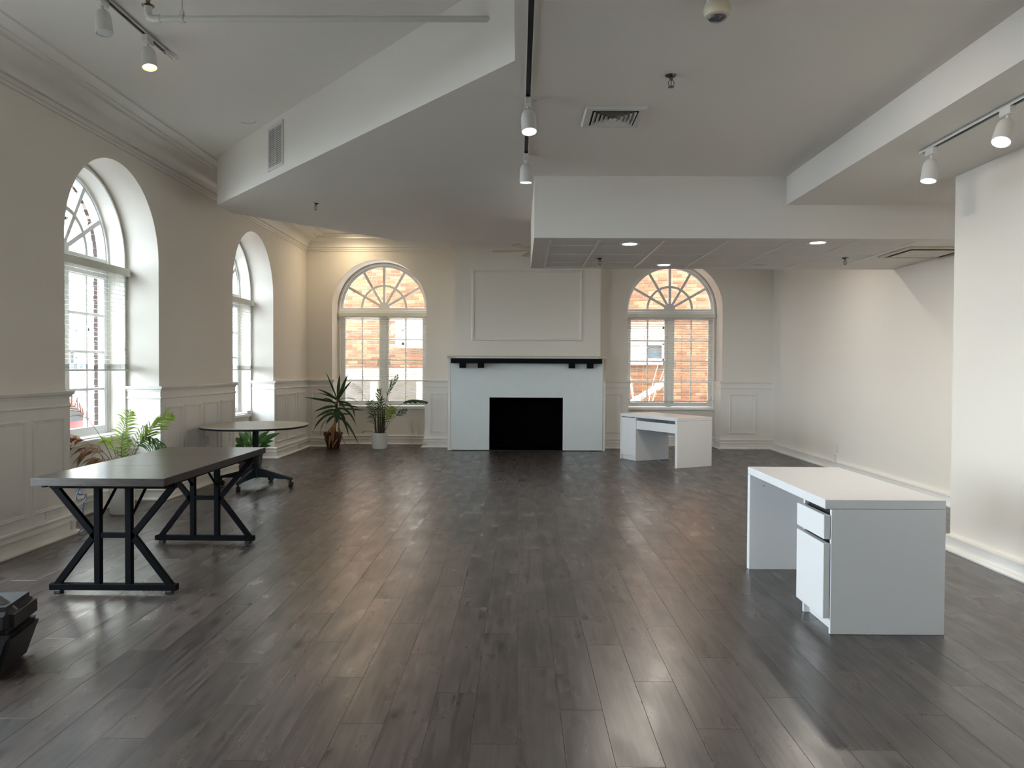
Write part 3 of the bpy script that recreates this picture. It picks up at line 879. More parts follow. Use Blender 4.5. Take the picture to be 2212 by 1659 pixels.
# ------------------------------------------------------------------ white desks
def make_desk(name, label, loc, rz, drawers):
    """1.40 x 0.65 x 0.73 desk; local x along the length, front edge at y=0 facing -y; cabinet at low x, or at high x with drawers"""
    r = tag(empty(name, loc, rz), label, 'desk')
    Wd, D, H, T = 1.40, 0.65, 0.73, 0.05
    c = 0.0025
    MB().cbox((0, 0, H - T), (Wd, D, H), c).build('desk_top', 'white_laminate', r)
    MB().cbox((Wd - T, 0.0, 0), (Wd, D, H - T - 0.002), c).build('leg_panel', 'white_laminate', r)
    MB().cbox((T + 0.36, D - 0.03, H - T - 0.30), (Wd - T, D - 0.012, H - T - 0.002), 0.002).build('back_panel', 'white_laminate', r) if not drawers else None
    y0 = 0.035 if drawers else 0.0
    cab = MB()
    cab.cbox((0, y0, 0), (0.020 if drawers else 0.022, D, H - T - 0.002), c).cbox((0.385, y0, 0), (0.407, D, H - T - 0.002), c)
    cab.cbox((0.02, D - 0.015, 0.02), (0.386, D - 0.004, H - T - 0.002), 0.001).cbox((0.02, y0 + 0.02, 0.06), (0.386, D - 0.02, 0.08), 0.001)
    cab.cbox((0.02, y0 + 0.035, 0.0), (0.386, y0 + 0.053, 0.072), c)
    cab.box((0.021, y0 + 0.022, 0.081), (0.384, y0 + 0.026, H - T - 0.003), 1)
    cab = cab.build('cabinet', ['white_laminate', 'dark_gap'], r)
    if drawers:
        MB().cbox((0.004, -0.004, 0.515), (0.403, y0 - 0.003, 0.645), 0.003).build('drawer', 'white_laminate', cab)
        MB().cbox((0.004, -0.004, 0.085), (0.403, y0 - 0.003, 0.492), 0.003).build('door', 'white_laminate', cab)
        mb = MB()
        for y, z in ((0.10, 0.60), (0.33, 0.60)): mb.lathe([(0.004, 0), (0.004, 0.001)], 10, mat=Matrix.Translation((Wd - T - 0.0012, y, z)) @ Matrix.Rotation(PI / 2, 4, 'Y'))
        mb.build('screw_hole', 'dark_gap', r)
        MB().cbox((T + 0.37, D - 0.11, H - T - 0.22), (Wd - T, D - 0.092, H - T - 0.002), 0.002).build('modesty_panel', 'white_laminate', r)
        mb = MB().cbox((0.30, D, 0.20), (0.42, D + 0.004, H - T - 0.02), 0.001)
        mb.build('back_strip', 'white_laminate', r)
    else:
        MB().cbox((0.024, 0.003, 0.078), (0.383, 0.021, H - T - 0.012), 0.003).build('door', 'white_laminate', cab)
        sh = MB().cbox((0.410, 0.012, 0.500), (Wd - T - 0.003, 0.030, 0.632), 0.002).build('tray_front', 'white_laminate', r)
        MB().cbox((0.415, 0.030, 0.515), (Wd - T - 0.008, 0.40, 0.530), 0.002).build('tray', 'white_laminate', sh)
    if drawers:                                          # mirror: cabinet on the other hand
        MM = Matrix.Translation((Wd, 0, 0)) @ Matrix.Diagonal((-1, 1, 1, 1))
        for ch in r.children_recursive:
            ch.data.transform(MM); ch.data.flip_normals()
    return r


make_desk('desk', 'large white desk near at right, cabinet end with drawer and door towards the viewer', (1.650, 5.550, 0), -PI / 2, True)
make_desk('desk', 'white desk with pull-out tray standing askew below the window right of the fireplace', (1.628, 12.346, 0), math.atan2(-0.883, 0.469), False)

# ------------------------------------------------------------------ long dark table
tb = tag(empty('trestle_table', (-2.545, 5.555, 0)), 'long dark wood table on black metal trestles, in front of the nearest left window', 'table')
TWx, TLy, TZ = 0.405, 0.935, 0.752
for k in range(3):
    w = 2 * TLy / 3
    MB().cbox((-TWx, -TLy + k * w + 0.0006, TZ - 0.048), (TWx, -TLy + (k + 1) * w - 0.0006, TZ), 0.0015).build('top_board', 'table_wood', tb)
mb = MB().box((-TWx + 0.03, -TLy + 0.06, TZ - 0.066), (-TWx + 0.055, TLy - 0.06, TZ - 0.048)).box((TWx - 0.055, -TLy + 0.06, TZ - 0.066), (TWx - 0.03, TLy - 0.06, TZ - 0.048))
mb.build('side_rail', 'black_metal', tb)


def trestle(y, inward):
    t = MB().cbox((-0.395, y - 0.022, TZ - 0.088), (0.395, y + 0.022, TZ - 0.049), 0.003).build('top_bar', 'black_metal', tb)
    MB().cbox((-0.402, y - 0.022, 0.022), (0.402, y + 0.022, 0.062), 0.003).build('foot_bar', 'black_metal', tb)
    for s in (-1, 1):
        MB().cbox((s * 0.098 - 0.020, y - 0.020, 0.060), (s * 0.098 + 0.020, y + 0.020, TZ - 0.086), 0.003).build('post', 'black_metal', tb)
        q = MB().bar((s * 0.362, y, 0.050), (s * 0.108, y, 0.384), 0.034, 0.036).bar((s * 0.108, y, 0.352), (s * 0.372, y, TZ - 0.078), 0.034, 0.036)
        q.build('diagonal_strut', 'black_metal', tb)
        MB().tube([(s * 0.098, y + inward * 0.015, 0.47), (s * 0.098, y + inward * 0.30, TZ - 0.05)], 0.009, 8).build('brace_rod', 'black_metal', tb)
        MB().cbox((s * 0.35 - 0.022, y - 0.024, 0.0), (s * 0.35 + 0.022, y + 0.024, 0.023), 0.004).build('foot', 'black_rubber', tb)
    MB().cbox((-0.08, y - 0.017, 0.352), (0.08, y + 0.017, 0.384), 0.003).build('cross_bar', 'black_metal', tb)


trestle(-0.745, 1); trestle(0.665, -1)

# ------------------------------------------------------------------ oval table on castors
ot = tag(empty('oval_table', (-3.165, 9.23, 0)), 'beige oval table with black edge on a dark four-legged castor base', 'table')
n = 72
outl = []
for k in range(n):
    a = 2 * PI * k / n
    ex = 2 / 2.35
    cx, sx = math.cos(a), math.sin(a)
    outl.append((0.598 * math.copysign(abs(cx) ** ex, cx), 0.69 * math.copysign(abs(sx) ** ex, sx)))
mb = MB().prism(outl, 0.712, 0.7345, lambda a, b_, d: (a * (1.0 if d > 0.72 else 0.985), b_ * (1.0 if d > 0.72 else 0.985), d))
top = mb.build('table_edge', 'black_edge', ot)
mb = MB().prism([(a * 0.997, b_ * 0.997) for a, b_ in outl], 0.7340, 0.7370, lambda a, b_, d: (a, b_, d))
mb.build('table_top', 'table_laminate', ot)
mb = MB().lathe([(0.037, 0.13), (0.037, 0.66), (0.10, 0.69), (0.16, 0.7125)], 28)
mb.build('column', 'teal_metal', ot)
mb = MB().lathe([(0.02, 0.10), (0.05, 0.115), (0.052, 0.25), (0.038, 0.27)], 24)
mb.build('base_hub', 'teal_metal', ot)
caster = MB()
for s in (-1, 1):
    caster.lathe([(0.0, -0.010), (0.026, -0.010), (0.030, -0.006), (0.030, 0.006), (0.026, 0.010), (0.0, 0.010)], 20, mat=Matrix.Translation((0.012, s * 0.013, 0.030)) @ Matrix.Rotation(PI / 2, 4, 'X'))
caster.cbox((-0.02, -0.006, 0.028), (0.022, 0.006, 0.062), 0.003).lathe([(0.012, 0.055), (0.012, 0.088), (0.034, 0.089), (0.036, 0.094), (0.0, 0.097)], 18)
cme = caster.mesh('castor', 'black_rubber')
for k, ang in enumerate((-97, -7, 83, 173)):
    a = math.radians(ang)
    lg = MB()
    prof = [(0.03, 0.115, 0.026), (0.46, 0.088, 0.016)]
    vs = []
    for x, zb, hw in prof:
        zt = 0.225 if x < 0.1 else 0.112
        vs += [(x, -hw, zb), (x, hw, zb), (x, hw * 0.8, zt), (x, -hw * 0.8, zt)]
    lg.add(vs, [(0, 1, 2, 3), (7, 6, 5, 4), (0, 4, 5, 1), (1, 5, 6, 2), (2, 6, 7, 3), (3, 7, 4, 0)])
    lo = lg.build('leg', 'teal_metal', ot, rot=(0, 0, a), smooth=0)
    link('castor', cme, lo, (0.44, 0, 0), (0, 0, 0.6 + k))

# ------------------------------------------------------------------ plants
def sheet(ax, ay, k):
    """a plant drawn on its own upright sheet: (x, y) drawing units from the pot's foot, k metres per unit, dy off the sheet"""
    return lambda x, y, dy=0.0: Vector(((x - ax) * k, dy, (ay - y) * k))


def bez(p0, p1, p2, n):
    return [p0 * (1 - t) ** 2 + p1 * 2 * t * (1 - t) + p2 * t * t for t in [k / n for k in range(n + 1)]]


def ribbon(mb, pts, w, side, fold=0.25, mi=0, tipw=0.04, basew=0.45, peak=0.4):
    """leaf blade with a folded midrib along pts; side = blade direction"""
    n = len(pts) - 1
    vs, fs = [], []
    for i, p in enumerate(pts):
        t = i / n
        ww = w * (basew + (1 - basew) * t / peak if t < peak else max(tipw, (1 - ((t - peak) / (1 - peak)) ** 1.8)))
        tg = (pts[min(i + 1, n)] - pts[max(i - 1, 0)]).normalized()
        s = (side - tg * side.dot(tg))
        s = s.normalized() if s.length > 1e-4 else tg.orthogonal().normalized()
        nn = tg.cross(s)
        vs += [p - s * ww / 2 + nn * fold * ww / 2, p, p + s * ww / 2 + nn * fold * ww / 2]
    for i in range(n):
        for j in range(2):
            fs.append((i * 3 + j, i * 3 + j + 1, (i + 1) * 3 + j + 1, (i + 1) * 3 + j))
    mb.add(vs, fs, mi)


def pot(root, prof, matn, soil_r, soil_z, name='pot'):
    o = MB().lathe(prof, 40, closed=True).build(name, matn, root)
    MB().lathe([(0.0, soil_z - 0.02), (soil_r, soil_z - 0.02), (soil_r, soil_z), (0.0, soil_z + 0.012)], 30).build('soil', 'soil', root)
    return o


def frond(root, base, ctrl, tip, leaf_len, nl, mats, start=0.35, hang=0.5, w=0.016, spread=1.0, name='frond', stem_r=0.004, plane=None, rnd=0.15):
    """palm frond: a stem with paired leaflets"""
    pts = bez(base, ctrl, tip, 22)
    mb = MB()
    mb.tube(pts, [stem_r * (1 - 0.75 * k / 22) for k in range(23)], 6, mi=1)
    chord = (tip - base)
    for k in range(nl):
        t = start + (1 - start) * (k + 0.5) / nl
        i = min(21, int(t * 22)); p = pts[i].lerp(pts[i + 1], t * 22 - i)
        tg = (pts[i + 1] - pts[i]).normalized()
        sd = plane if plane else tg.cross(Vector((0, 1, 0)))
        if sd.length < 0.1: sd = Vector((0, 1, 0))
        sd = (sd - tg * sd.dot(tg)).normalized()
        env = math.sin(PI * (0.18 + 0.78 * (k + 0.5) / nl)) ** 0.7
        for s in (-1, 1):
            d = (tg * 0.62 + sd * s * 0.75 * spread + Vector((random.uniform(-rnd, rnd), random.uniform(-0.35, 0.35), random.uniform(-rnd, rnd)))).normalized()
            ll = leaf_len * env * random.uniform(0.8, 1.1)
            q1 = p + d * ll * 0.55
            q2 = p + d * ll + Vector((0, 0, -hang * ll * random.uniform(0.6, 1.2)))
            ribbon(mb, bez(p, q1, q2, 6), w * random.uniform(0.8, 1.15), Vector((random.uniform(-0.3, 0.3), 1, 0.2)).cross(d), 0.3, 0, 0.05, 0.5, 0.45)
    o = mb.build(name, mats, root, smooth=60)
    return o


# palm in a tall white pot behind the long table
PX1, PY1 = -3.85, 7.43
pl = tag(empty('potted_palm', (PX1, PY1, 0)), 'half-withered palm in a tall white pot, behind the long dark table', 'plant')
pot(pl, [(0.0, 0.0), (0.096, 0.0), (0.105, 0.010), (0.109, 0.024), (0.114, 0.268), (0.110, 0.273), (0.105, 0.268), (0.102, 0.20), (0.0, 0.19)], 'pot_white', 0.104, 0.250)
Z1 = sheet(650, 1555, 0.000888)
bs = Vector((0.0, 0.0, 0.25))
dryp = ['leaf_dry', 'stem_brown']; grn = ['leaf_green', 'stem_green']; lim = ['leaf_lime', 'stem_green']
frond(pl, bs + Vector((-0.02, 0, 0)), Z1(540, 560, -0.05), Z1(85, 165, -0.35), 0.17, 12, ['leaf_dry', 'stem_green'], 0.62, 0.15, 0.013, 0.8)
frond(pl, bs, Z1(600, 620, 0.02), Z1(722, 432, 0.05), 0.15, 22, lim, 0.28, 0.35, 0.014, 1.0, rnd=0.08)
frond(pl, bs + Vector((0.03, 0, 0)), Z1(860, 640, -0.1), Z1(1320, 455, -0.25), 0.19, 16, ['leaf_lime', 'stem_green'], 0.45, 0.12, 0.018, 0.40, rnd=0.08)
frond(pl, bs + Vector((0.04, 0, 0)), Z1(900, 480, -0.15), Z1(1330, 790, -0.4), 0.20, 15, grn, 0.42, 0.9, 0.022, 0.5, rnd=0.08)
frond(pl, bs + Vector((-0.03, 0, 0)), Z1(420, 640, -0.1), Z1(230, 730, -0.25), 0.34, 10, dryp, 0.72, 1.25, 0.030, 0.35)
frond(pl, bs + Vector((-0.02, 0.02, 0)), Z1(560, 700, -0.1), Z1(330, 850, -0.2), 0.20, 8, dryp, 0.5, 0.7, 0.016, 0.5)
frond(pl, bs + Vector((-0.03, -0.02, 0)), Z1(520, 840, -0.1), Z1(415, 975, -0.15), 0.16, 9, dryp, 0.3, 0.8, 0.018, 0.6)
frond(pl, bs + Vector((0.02, 0.03, 0)), Z1(720, 700, 0.1), Z1(850, 615, 0.15), 0.11, 10, lim, 0.4, 0.4, 0.013, 0.9)
frond(pl, bs + Vector((0.01, 0.04, 0)), Z1(640, 760, 0.1), Z1(560, 690, 0.2), 0.11, 10, grn, 0.35, 0.35, 0.014, 0.9)
frond(pl, bs + Vector((-0.01, 0.0, 0)), Z1(590, 720, 0.0), Z1(480, 750, -0.05), 0.12, 7, lim, 0.45, 0.3, 0.018, 0.5)
for k in range(16):
    a, rr = random.uniform(0, 2 * PI), random.uniform(0.01, 0.07)
    p = bs + Vector((rr * math.cos(a), rr * math.sin(a), -0.02))
    q = p + Vector((random.uniform(-0.05, 0.07), random.uniform(-0.05, 0.05), random.uniform(0.20, 0.40)))
    MB().tube([p, p.lerp(q, 0.5) + Vector((0.005, 0, 0)), q], [0.0055, 0.0045, 0.003], 6).build('stem', 'stem_green' if k % 3 else 'stem_brown', pl)

# dragon-tree in a maroon pot by the back wall
YX, YY = -3.285, 13.60
yu = tag(empty('potted_yucca', (YX, YY, 0)), 'spiky dark green yucca with dead tan leaves in a maroon pot', 'plant')
prof = [(0.0, 0.0), (0.095, 0.0), (0.105, 0.02), (0.125, 0.10), (0.138, 0.145), (0.146, 0.150), (0.148, 0.160), (0.143, 0.166), (0.160, 0.245), (0.168, 0.25), (0.170, 0.285), (0.162, 0.29), (0.155, 0.26), (0.0, 0.25)]
pot(yu, prof, 'pot_maroon', 0.155, 0.262)
Zy = sheet(474, 1485, 0.001034)
tr = [Vector((0.01, 0, 0.25)), Zy(510, 1050), Zy(535, 850), Zy(545, 640)]
MB().tube(tr, [0.022, 0.020, 0.018, 0.010], 10).build('trunk', 'stem_brown', yu)
leaves = [((540, 640), (470, 430), (360, 165), 26, 0), ((555, 650), (560, 420), (605, 205), 46, 0), ((565, 650), (660, 430), (775, 200), 46, 0), ((575, 630), (690, 430), (828, 318), 34, 0),
          ((535, 640), (440, 540), (238, 455), 36, 0), ((530, 660), (440, 580), (205, 530), 30, 0), ((530, 700), (330, 640), (25, 600), 34, 0), ((530, 760), (420, 590), (320, 640), 44, 0),
          ((530, 770), (420, 730), (140, 858), 38, 0), ((530, 820), (390, 800), (180, 962), 42, 0), ((520, 860), (350, 850), (238, 1085), 44, 0), ((520, 900), (270, 870), (125, 1195), 30, 0),
          ((520, 920), (440, 920), (398, 1065), 40, 0), ((560, 660), (620, 680), (692, 805), 56, 0), ((570, 680), (850, 660), (882, 960), 34, 0), ((570, 740), (740, 720), (962, 776), 30, 0),
          ((570, 800), (760, 800), (998, 832), 30, 0), ((575, 790), (770, 800), (878, 1090), 34, 0), ((575, 900), (700, 880), (825, 892), 26, 0), ((575, 850), (640, 900), (682, 1135), 44, 0),
          ((580, 960), (690, 960), (765, 1290), 44, 0), ((590, 980), (720, 960), (935, 1435), 30, 0), ((560, 660), (780, 540), (922, 745), 12, 0), ((555, 780), (590, 900), (556, 1045), 78, 0),
          ((540, 790), (510, 880), (530, 960), 60, 0), ((545, 700), (500, 720), (490, 850), 46, 0),
          ((515, 930), (520, 1200), (515, 1490), 34, 1), ((490, 1060), (450, 1280), (462, 1490), 30, 1), ((560, 1020), (640, 1260), (750, 1425), 20, 1), ((580, 1060), (610, 1200), (690, 1250), 16, 2),
          ((480, 1090), (440, 1160), (388, 1262), 22, 2), ((430, 980), (290, 1000), (312, 1275), 10, 2), ((610, 1240), (540, 1360), (505, 1490), 16, 1), ((585, 990), (590, 1150), (630, 1300), 16, 2),
          ((520, 960), (540, 1160), (600, 1330), 18, 1), ((505, 1000), (480, 1200), (500, 1380), 26, 1)]
for k, (a, c_, t, w, kind) in enumerate(leaves):
    dy = random.uniform(-0.22, 0.10) if kind == 0 else -0.20 - random.uniform(0, 0.04)
    p0, p1, p2 = Zy(*a, dy * 0.05), Zy(*c_, dy * (0.55 if kind == 0 else 0.95)), Zy(*t, dy)
    if p2.z < 0.01: p2.z = 0.012
    mb = MB()
    ribbon(mb, bez(p0, p1, p2, 10), w * 0.00125, Vector((p2.z - p0.z, 0.35 * random.uniform(-1, 1), -(p2.x - p0.x))).normalized(), 0.22, 0, 0.03, 0.6, 0.45)
    mb.build('leaf' if kind == 0 else 'dead_leaf', ('leaf_dark', 'leaf_tan', 'leaf_dry')[kind], yu, smooth=60)

# slender palm in a short white pot by the back wall
QX, QY = -2.47, 13.66
qp = tag(empty('potted_palm', (QX, QY, 0)), 'thin straggly palm in a short white pot, right of the maroon-potted yucca', 'plant')
pot(qp, [(0.0, 0.012), (0.128, 0.012), (0.130, 0.026), (0.136, 0.05), (0.140, 0.275), (0.135, 0.280), (0.130, 0.275), (0.126, 0.22), (0.0, 0.21)], 'pot_white', 0.128, 0.258)
MB().lathe([(0.0, 0.0), (0.128, 0.0), (0.133, 0.012), (0.128, 0.024), (0.0, 0.016)], 36).build('saucer', 'pot_white', qp)
Zq = sheet(1280, 1477, 0.001038)
gd = ['leaf_dark', 'stem_green']; bd = ['leaf_dark', 'stem_brown']
for k in range(18):
    x0 = random.uniform(1195, 1365)
    x1 = 1285 + (x0 - 1285) * random.uniform(0.9, 1.5)
    y1 = random.uniform(640, 960)
    dy = random.uniform(-0.06, 0.06)
    MB().tube([Zq(x0, 1235, dy), Zq((x0 + x1) / 2 + random.uniform(-15, 15), 1000, dy), Zq(x1, y1, dy)], [0.009, 0.007, 0.003], 6).build('stem', 'stem_brown' if k % 3 else 'stem_green', qp)
frond(qp, Zq(1230, 1220), Zq(1150, 640), Zq(840, 360, -0.1), 0.10, 12, dryp, 0.72, 0.5, 0.006, 0.9)
frond(qp, Zq(1370, 1180), Zq(1560, 520, -0.1), Zq(2115, 670, -0.25), 0.12, 18, gd, 0.55, 0.45, 0.022, 0.22, rnd=0.06)
frond(qp, Zq(1330, 1220), Zq(1330, 560), Zq(1590, 225, -0.05), 0.15, 9, grn, 0.55, 0.1, 0.018, 0.35, rnd=0.06)
frond(qp, Zq(1310, 1220), Zq(1310, 800), Zq(1258, 470, 0.0), 0.17, 7, grn, 0.45, 0.1, 0.022, 0.4, rnd=0.06)
frond(qp, Zq(1350, 1220), Zq(1370, 900), Zq(1460, 740, 0.05), 0.17, 10, lim, 0.3, 0.45, 0.024, 1.0)
frond(qp, Zq(1360, 1200), Zq(1380, 880), Zq(1545, 790, -0.05), 0.13, 9, lim, 0.4, 0.5, 0.018, 1.0)
frond(qp, Zq(1370, 1180), Zq(1480, 920), Zq(1750, 800, -0.08), 0.10, 9, gd, 0.6, 0.3, 0.014, 0.7)
frond(qp, Zq(1210, 1220), Zq(1210, 900), Zq(1085, 670, -0.05), 0.14, 10, grn, 0.4, 0.4, 0.016, 0.7)
frond(qp, Zq(1220, 1220), Zq(1190, 820), Zq(1140, 650, 0.1), 0.13, 8, gd, 0.4, 0.6, 0.016, 0.8)
frond(qp, Zq(1260, 1220), Zq(1260, 900), Zq(1210, 700, 0.1), 0.13, 7, gd, 0.4, 0.5, 0.015, 0.8)
frond(qp, Zq(1200, 1200), Zq(1190, 1020), Zq(1145, 900, -0.08), 0.14, 8, gd, 0.4, 0.5, 0.010, 0.8)
frond(qp, Zq(1200, 1220), Zq(1120, 1150), Zq(995, 1190, -0.1), 0.06, 4, dryp, 0.7, 0.2, 0.004, 0.4)
frond(qp, Zq(1300, 1220), Zq(1290, 860), Zq(1330, 620, 0.05), 0.12, 6, gd, 0.4, 0.3, 0.016, 0.6)

# broad-leaved plant in a charcoal planter, in the far left niche
RX, RY = -3.86, 11.0
rp_ = tag(empty('potted_plant', (RX, RY, 0)), 'broad-leaved green plant in a charcoal planter, behind the oval table', 'plant')
mb = MB()
vs = []
for z, h in ((0.0, 0.125), (0.21, 0.15), (0.21, 0.138), (0.17, 0.132)):
    vs += [(-h, -h, z), (h, -h, z), (h, h, z), (-h, h, z)]
fs = [(0, 3, 2, 1)]
for r_ in range(3):
    for k in range(4): fs.append((r_ * 4 + k, r_ * 4 + (k + 1) % 4, r_ * 4 + 4 + (k + 1) % 4, r_ * 4 + 4 + k))
mb.add(vs, fs); mb.build('planter', 'pot_charcoal', rp_, smooth=0)
MB().cbox((-0.131, -0.131, 0.14), (0.131, 0.131, 0.185), 0.01).build('soil', 'soil', rp_)
Zr = sheet(1050, 1030, 0.000806)
bl = [((815, 415), 64, .1), ((820, 505), 74, -.1), ((800, 555), 60, .05), ((800, 655), 62, -.12), ((930, 400), 64, .12), ((1000, 420), 60, .2), ((1225, 400), 64, 0), ((1350, 400), 60, .15), ((1420, 480), 56, .1),
      ((1630, 410), 66, -.1), ((1490, 560), 46, 0), ((1490, 635), 62, -.15), ((1210, 490), 60, -.2), ((1040, 540), 66, -.2), ((880, 600), 60, .2), ((1330, 560), 50, .2), ((1100, 440), 64, .2), ((1150, 560), 56, -.22)]
for k, (t, w, dy) in enumerate(bl):
    tip = Zr(*t, dy)
    p0 = Vector((random.uniform(-0.05, 0.05), random.uniform(-0.05, 0.05), 0.18))
    mid = p0.lerp(tip, 0.45) + Vector((0, 0, 0.10))
    pts = bez(p0, mid, tip, 12)
    mb = MB().tube(pts[:6], [0.006, 0.006, 0.005, 0.005, 0.004, 0.003], 6, mi=1)
    ribbon(mb, pts[4:], w * 0.00125, Vector((tip.z - p0.z, 0.4 * random.uniform(-1, 1), -(tip.x - p0.x))).normalized(), 0.2, 0, 0.03, 0.12, 0.42)
    mb.build('leaf', ['leaf_broad', 'stem_green'], rp_, smooth=60)

# ------------------------------------------------------------------ lamps
def spot_light(parent, loc, rot, watts, col, size=1.75, blend=1.0, radius=0.045):
    d = bpy.data.lights.new('lamp_light', 'SPOT')
    d.energy, d.color, d.spot_size, d.spot_blend, d.shadow_soft_size = watts, col, size, blend, radius
    o = link('lamp_light', d, parent, loc, rot)
    return o


def track_head(name, label, loc, tilt, lit, power=None, cone=1.75):
    """cylinder spot head hung from a track; loc is on the track, tilt turns the can about x and y"""
    r = tag(empty(name, loc), label, 'spotlight', 'white track spotlights')
    MB().cbox((-0.020, -0.050, -0.045), (0.020, 0.050, 0.004), 0.004).build('adapter', 'fixture_white', r)
    MB().tube([(0, 0, -0.040), (0, 0, -0.082)], 0.009, 10).build('stem', 'fixture_white', r)
    kn = MB().tube([(-0.022, 0, -0.078), (0.022, 0, -0.078)], 0.010, 10).build('swivel_knuckle', 'fixture_white', r)
    z0 = -0.075
    can = MB().lathe([(0.012, 0.0), (0.030, -0.006), (0.043, -0.022), (0.050, -0.050), (0.052, -0.155), (0.048, -0.156), (0.045, -0.13), (0.0, -0.12)], 32, closed=True)
    sh = can.build('shade', 'fixture_white', r, (0, 0, z0), tilt)
    mname = {'cool': 'lamp_cool', 'warm': 'lamp_warm', 'off': 'lamp_off'}[lit]
    MB().lathe([(0.0, -0.150), (0.040, -0.150), (0.0465, -0.146), (0.0465, -0.134), (0.0, -0.134)], 28).build('bulb', mname, sh)
    if lit != 'off':
        spot_light(sh, (0, 0, -0.160), (0, 0, 0), power or SPOT_W, (1.0, 0.90, 0.77) if lit == 'cool' else (1.0, 0.72, 0.36), size=cone)
    return r


def track(name, label, a, b_, end_fork=False):
    a, b_ = Vector(a), Vector(b_)
    r = tag(empty(name, a), label, 'light track')
    d = b_ - a
    mb = MB()
    for s in (-1, 1): mb.cbox((s * 0.018 - 0.003 * (s > 0) , 0, -0.024), (s * 0.018 + 0.003 * (s < 0), d.length, -0.001), 0.001)
    mb.cbox((-0.018, 0, -0.010), (0.018, d.length, -0.001), 0.001)
    mb.build('rail', 'fixture_white', r)
    MB().box((-0.0145, 0.01, -0.0125), (0.0145, d.length - 0.04, -0.0102)).build('slot', 'track_slot', r)
    if end_fork:
        mb = MB().tube([(-0.014, d.length - 0.01, -0.014), (-0.014, d.length + 0.10, -0.014)], 0.005, 8).tube([(0.014, d.length - 0.01, -0.014), (0.022, d.length + 0.02, -0.014), (0.026, d.length + 0.10, -0.014)], 0.005, 8)
        mb.build('end_connector', 'fixture_white', r)
    else:
        MB().cbox((-0.019, d.length - 0.004, -0.025), (0.019, d.length + 0.02, -0.001), 0.002).build('end_cap', 'fixture_white', r)
    r.rotation_euler = (0, 0, math.atan2(d.y, d.x) - PI / 2)
    return r


track('light_track', 'white track on the high ceiling at upper left', (-2.67, 1.2, ZH), (-2.645, 5.80, ZH), True)
track('light_track', 'white track on the lowered ceiling running down the middle of the room', (0.055, 0.6, ZL), (0.050, 6.62, ZL))
track('light_track', 'white track on the right ceiling strip beside the beam edge', (2.82, 0.6, ZR), (2.83, 5.47, ZR))
track_head('track_spotlight', 'unlit white spotlight, left of the two at the upper left corner', (-2.665, 4.93, ZH - 0.02), (math.radians(-6), math.radians(-8), 0), 'off')
track_head('track_spotlight', 'warm glowing spotlight at the end of the upper left track', (-2.65, 5.50, ZH - 0.02), (math.radians(-10), math.radians(-10), 0), 'warm', power=SPOT_W * 0.5)
track_head('track_spotlight', 'bright spotlight hanging in the middle of the central track', (0.052, 5.17, ZL - 0.02), (math.radians(-14), math.radians(-3), 0), 'cool')
track_head('track_spotlight', 'bright spotlight at the far end of the central track', (0.050, 6.50, ZL - 0.02), (math.radians(3), 0, 0), 'cool')
track_head('track_spotlight', 'bright spotlight at the far end of the right track', (2.83, 5.36, ZR - 0.02), (math.radians(-6), math.radians(10), 0), 'cool')
track_head('track_spotlight', 'bright tilted spotlight at the right picture edge', (2.828, 4.53, ZR - 0.02), (math.radians(-16), math.radians(24), 0), 'cool')


def can_light(label, loc, lit=True, warm=False, rad=0.085, watts=None):
    r = tag(empty('recessed_downlight', loc), label, 'downlight', 'round recessed downlights')
    MB().lathe([(rad - 0.012, 0.004), (rad - 0.012, -0.003), (rad + 0.008, -0.006), (rad + 0.012, -0.001), (rad + 0.012, 0.004)], 36, closed=True).build('trim_ring', 'fixture_white', r)
    MB().lathe([(0.0, -0.004), (rad - 0.016, -0.0035), (rad - 0.012, 0.002), (0.0, 0.003)], 36).build('diffuser', ('lamp_warm' if warm else 'lamp_cool') if lit else 'lamp_off', r)
    if lit:
        d = bpy.data.lights.new('lamp_light', 'AREA'); d.shape = 'DISK'; d.size = rad * 1.8
        d.energy = watts or CAN_W; d.color = (1.0, 0.80, 0.52) if warm else (1.0, 0.91, 0.79)
        link('lamp_light', d, r, (0, 0, -0.012))
    return r


track_head('track_spotlight', 'added spotlight on the right track beside the viewer, first outside the picture', (2.826, 3.40, ZR - 0.02), (0, math.radians(-20), 0), 'cool', power=SPOT_W * 0.8)  # unseen lamp added to brighten the right side
track_head('track_spotlight', 'added spotlight on the right track beside the viewer, second outside the picture', (2.824, 2.20, ZR - 0.02), (0, math.radians(-20), 0), 'cool', power=SPOT_W * 0.8)  # second unseen lamp added for the right side
track_head('track_spotlight', 'added spotlight out of view on the central track, aimed at the projecting right wall', (0.053, 2.60, ZL - 0.02), Vector((3.4, 3.0, -1.55)).to_track_quat('-Z', 'Y').to_euler(), 'cool', power=70.0, cone=1.0)  # unseen lamp added to lift the projecting right wall
can_light('bright round downlight in the tiled soffit, nearest and leftmost', (1.083, 7.62, ZT))
can_light('bright round downlight in the tiled soffit above the right window', (1.70, 9.12, ZT))
can_light('bright round downlight at the right of the tiled soffit', (2.88, 7.50, ZT))
can_light('unlit round downlight at the back of the tiled soffit', (2.81, 9.06, ZT), lit=False)
can_light('added round downlight hidden in the lowered ceiling behind the tiled soffit, near the right wall', (3.20, 10.25, ZL), watts=8)  # hidden lamp added to brighten the far right wall
can_light('small warm downlight in the high ceiling at the back left corner', (-2.92, 13.40, ZH - 0.002), warm=True, rad=0.055, watts=6)

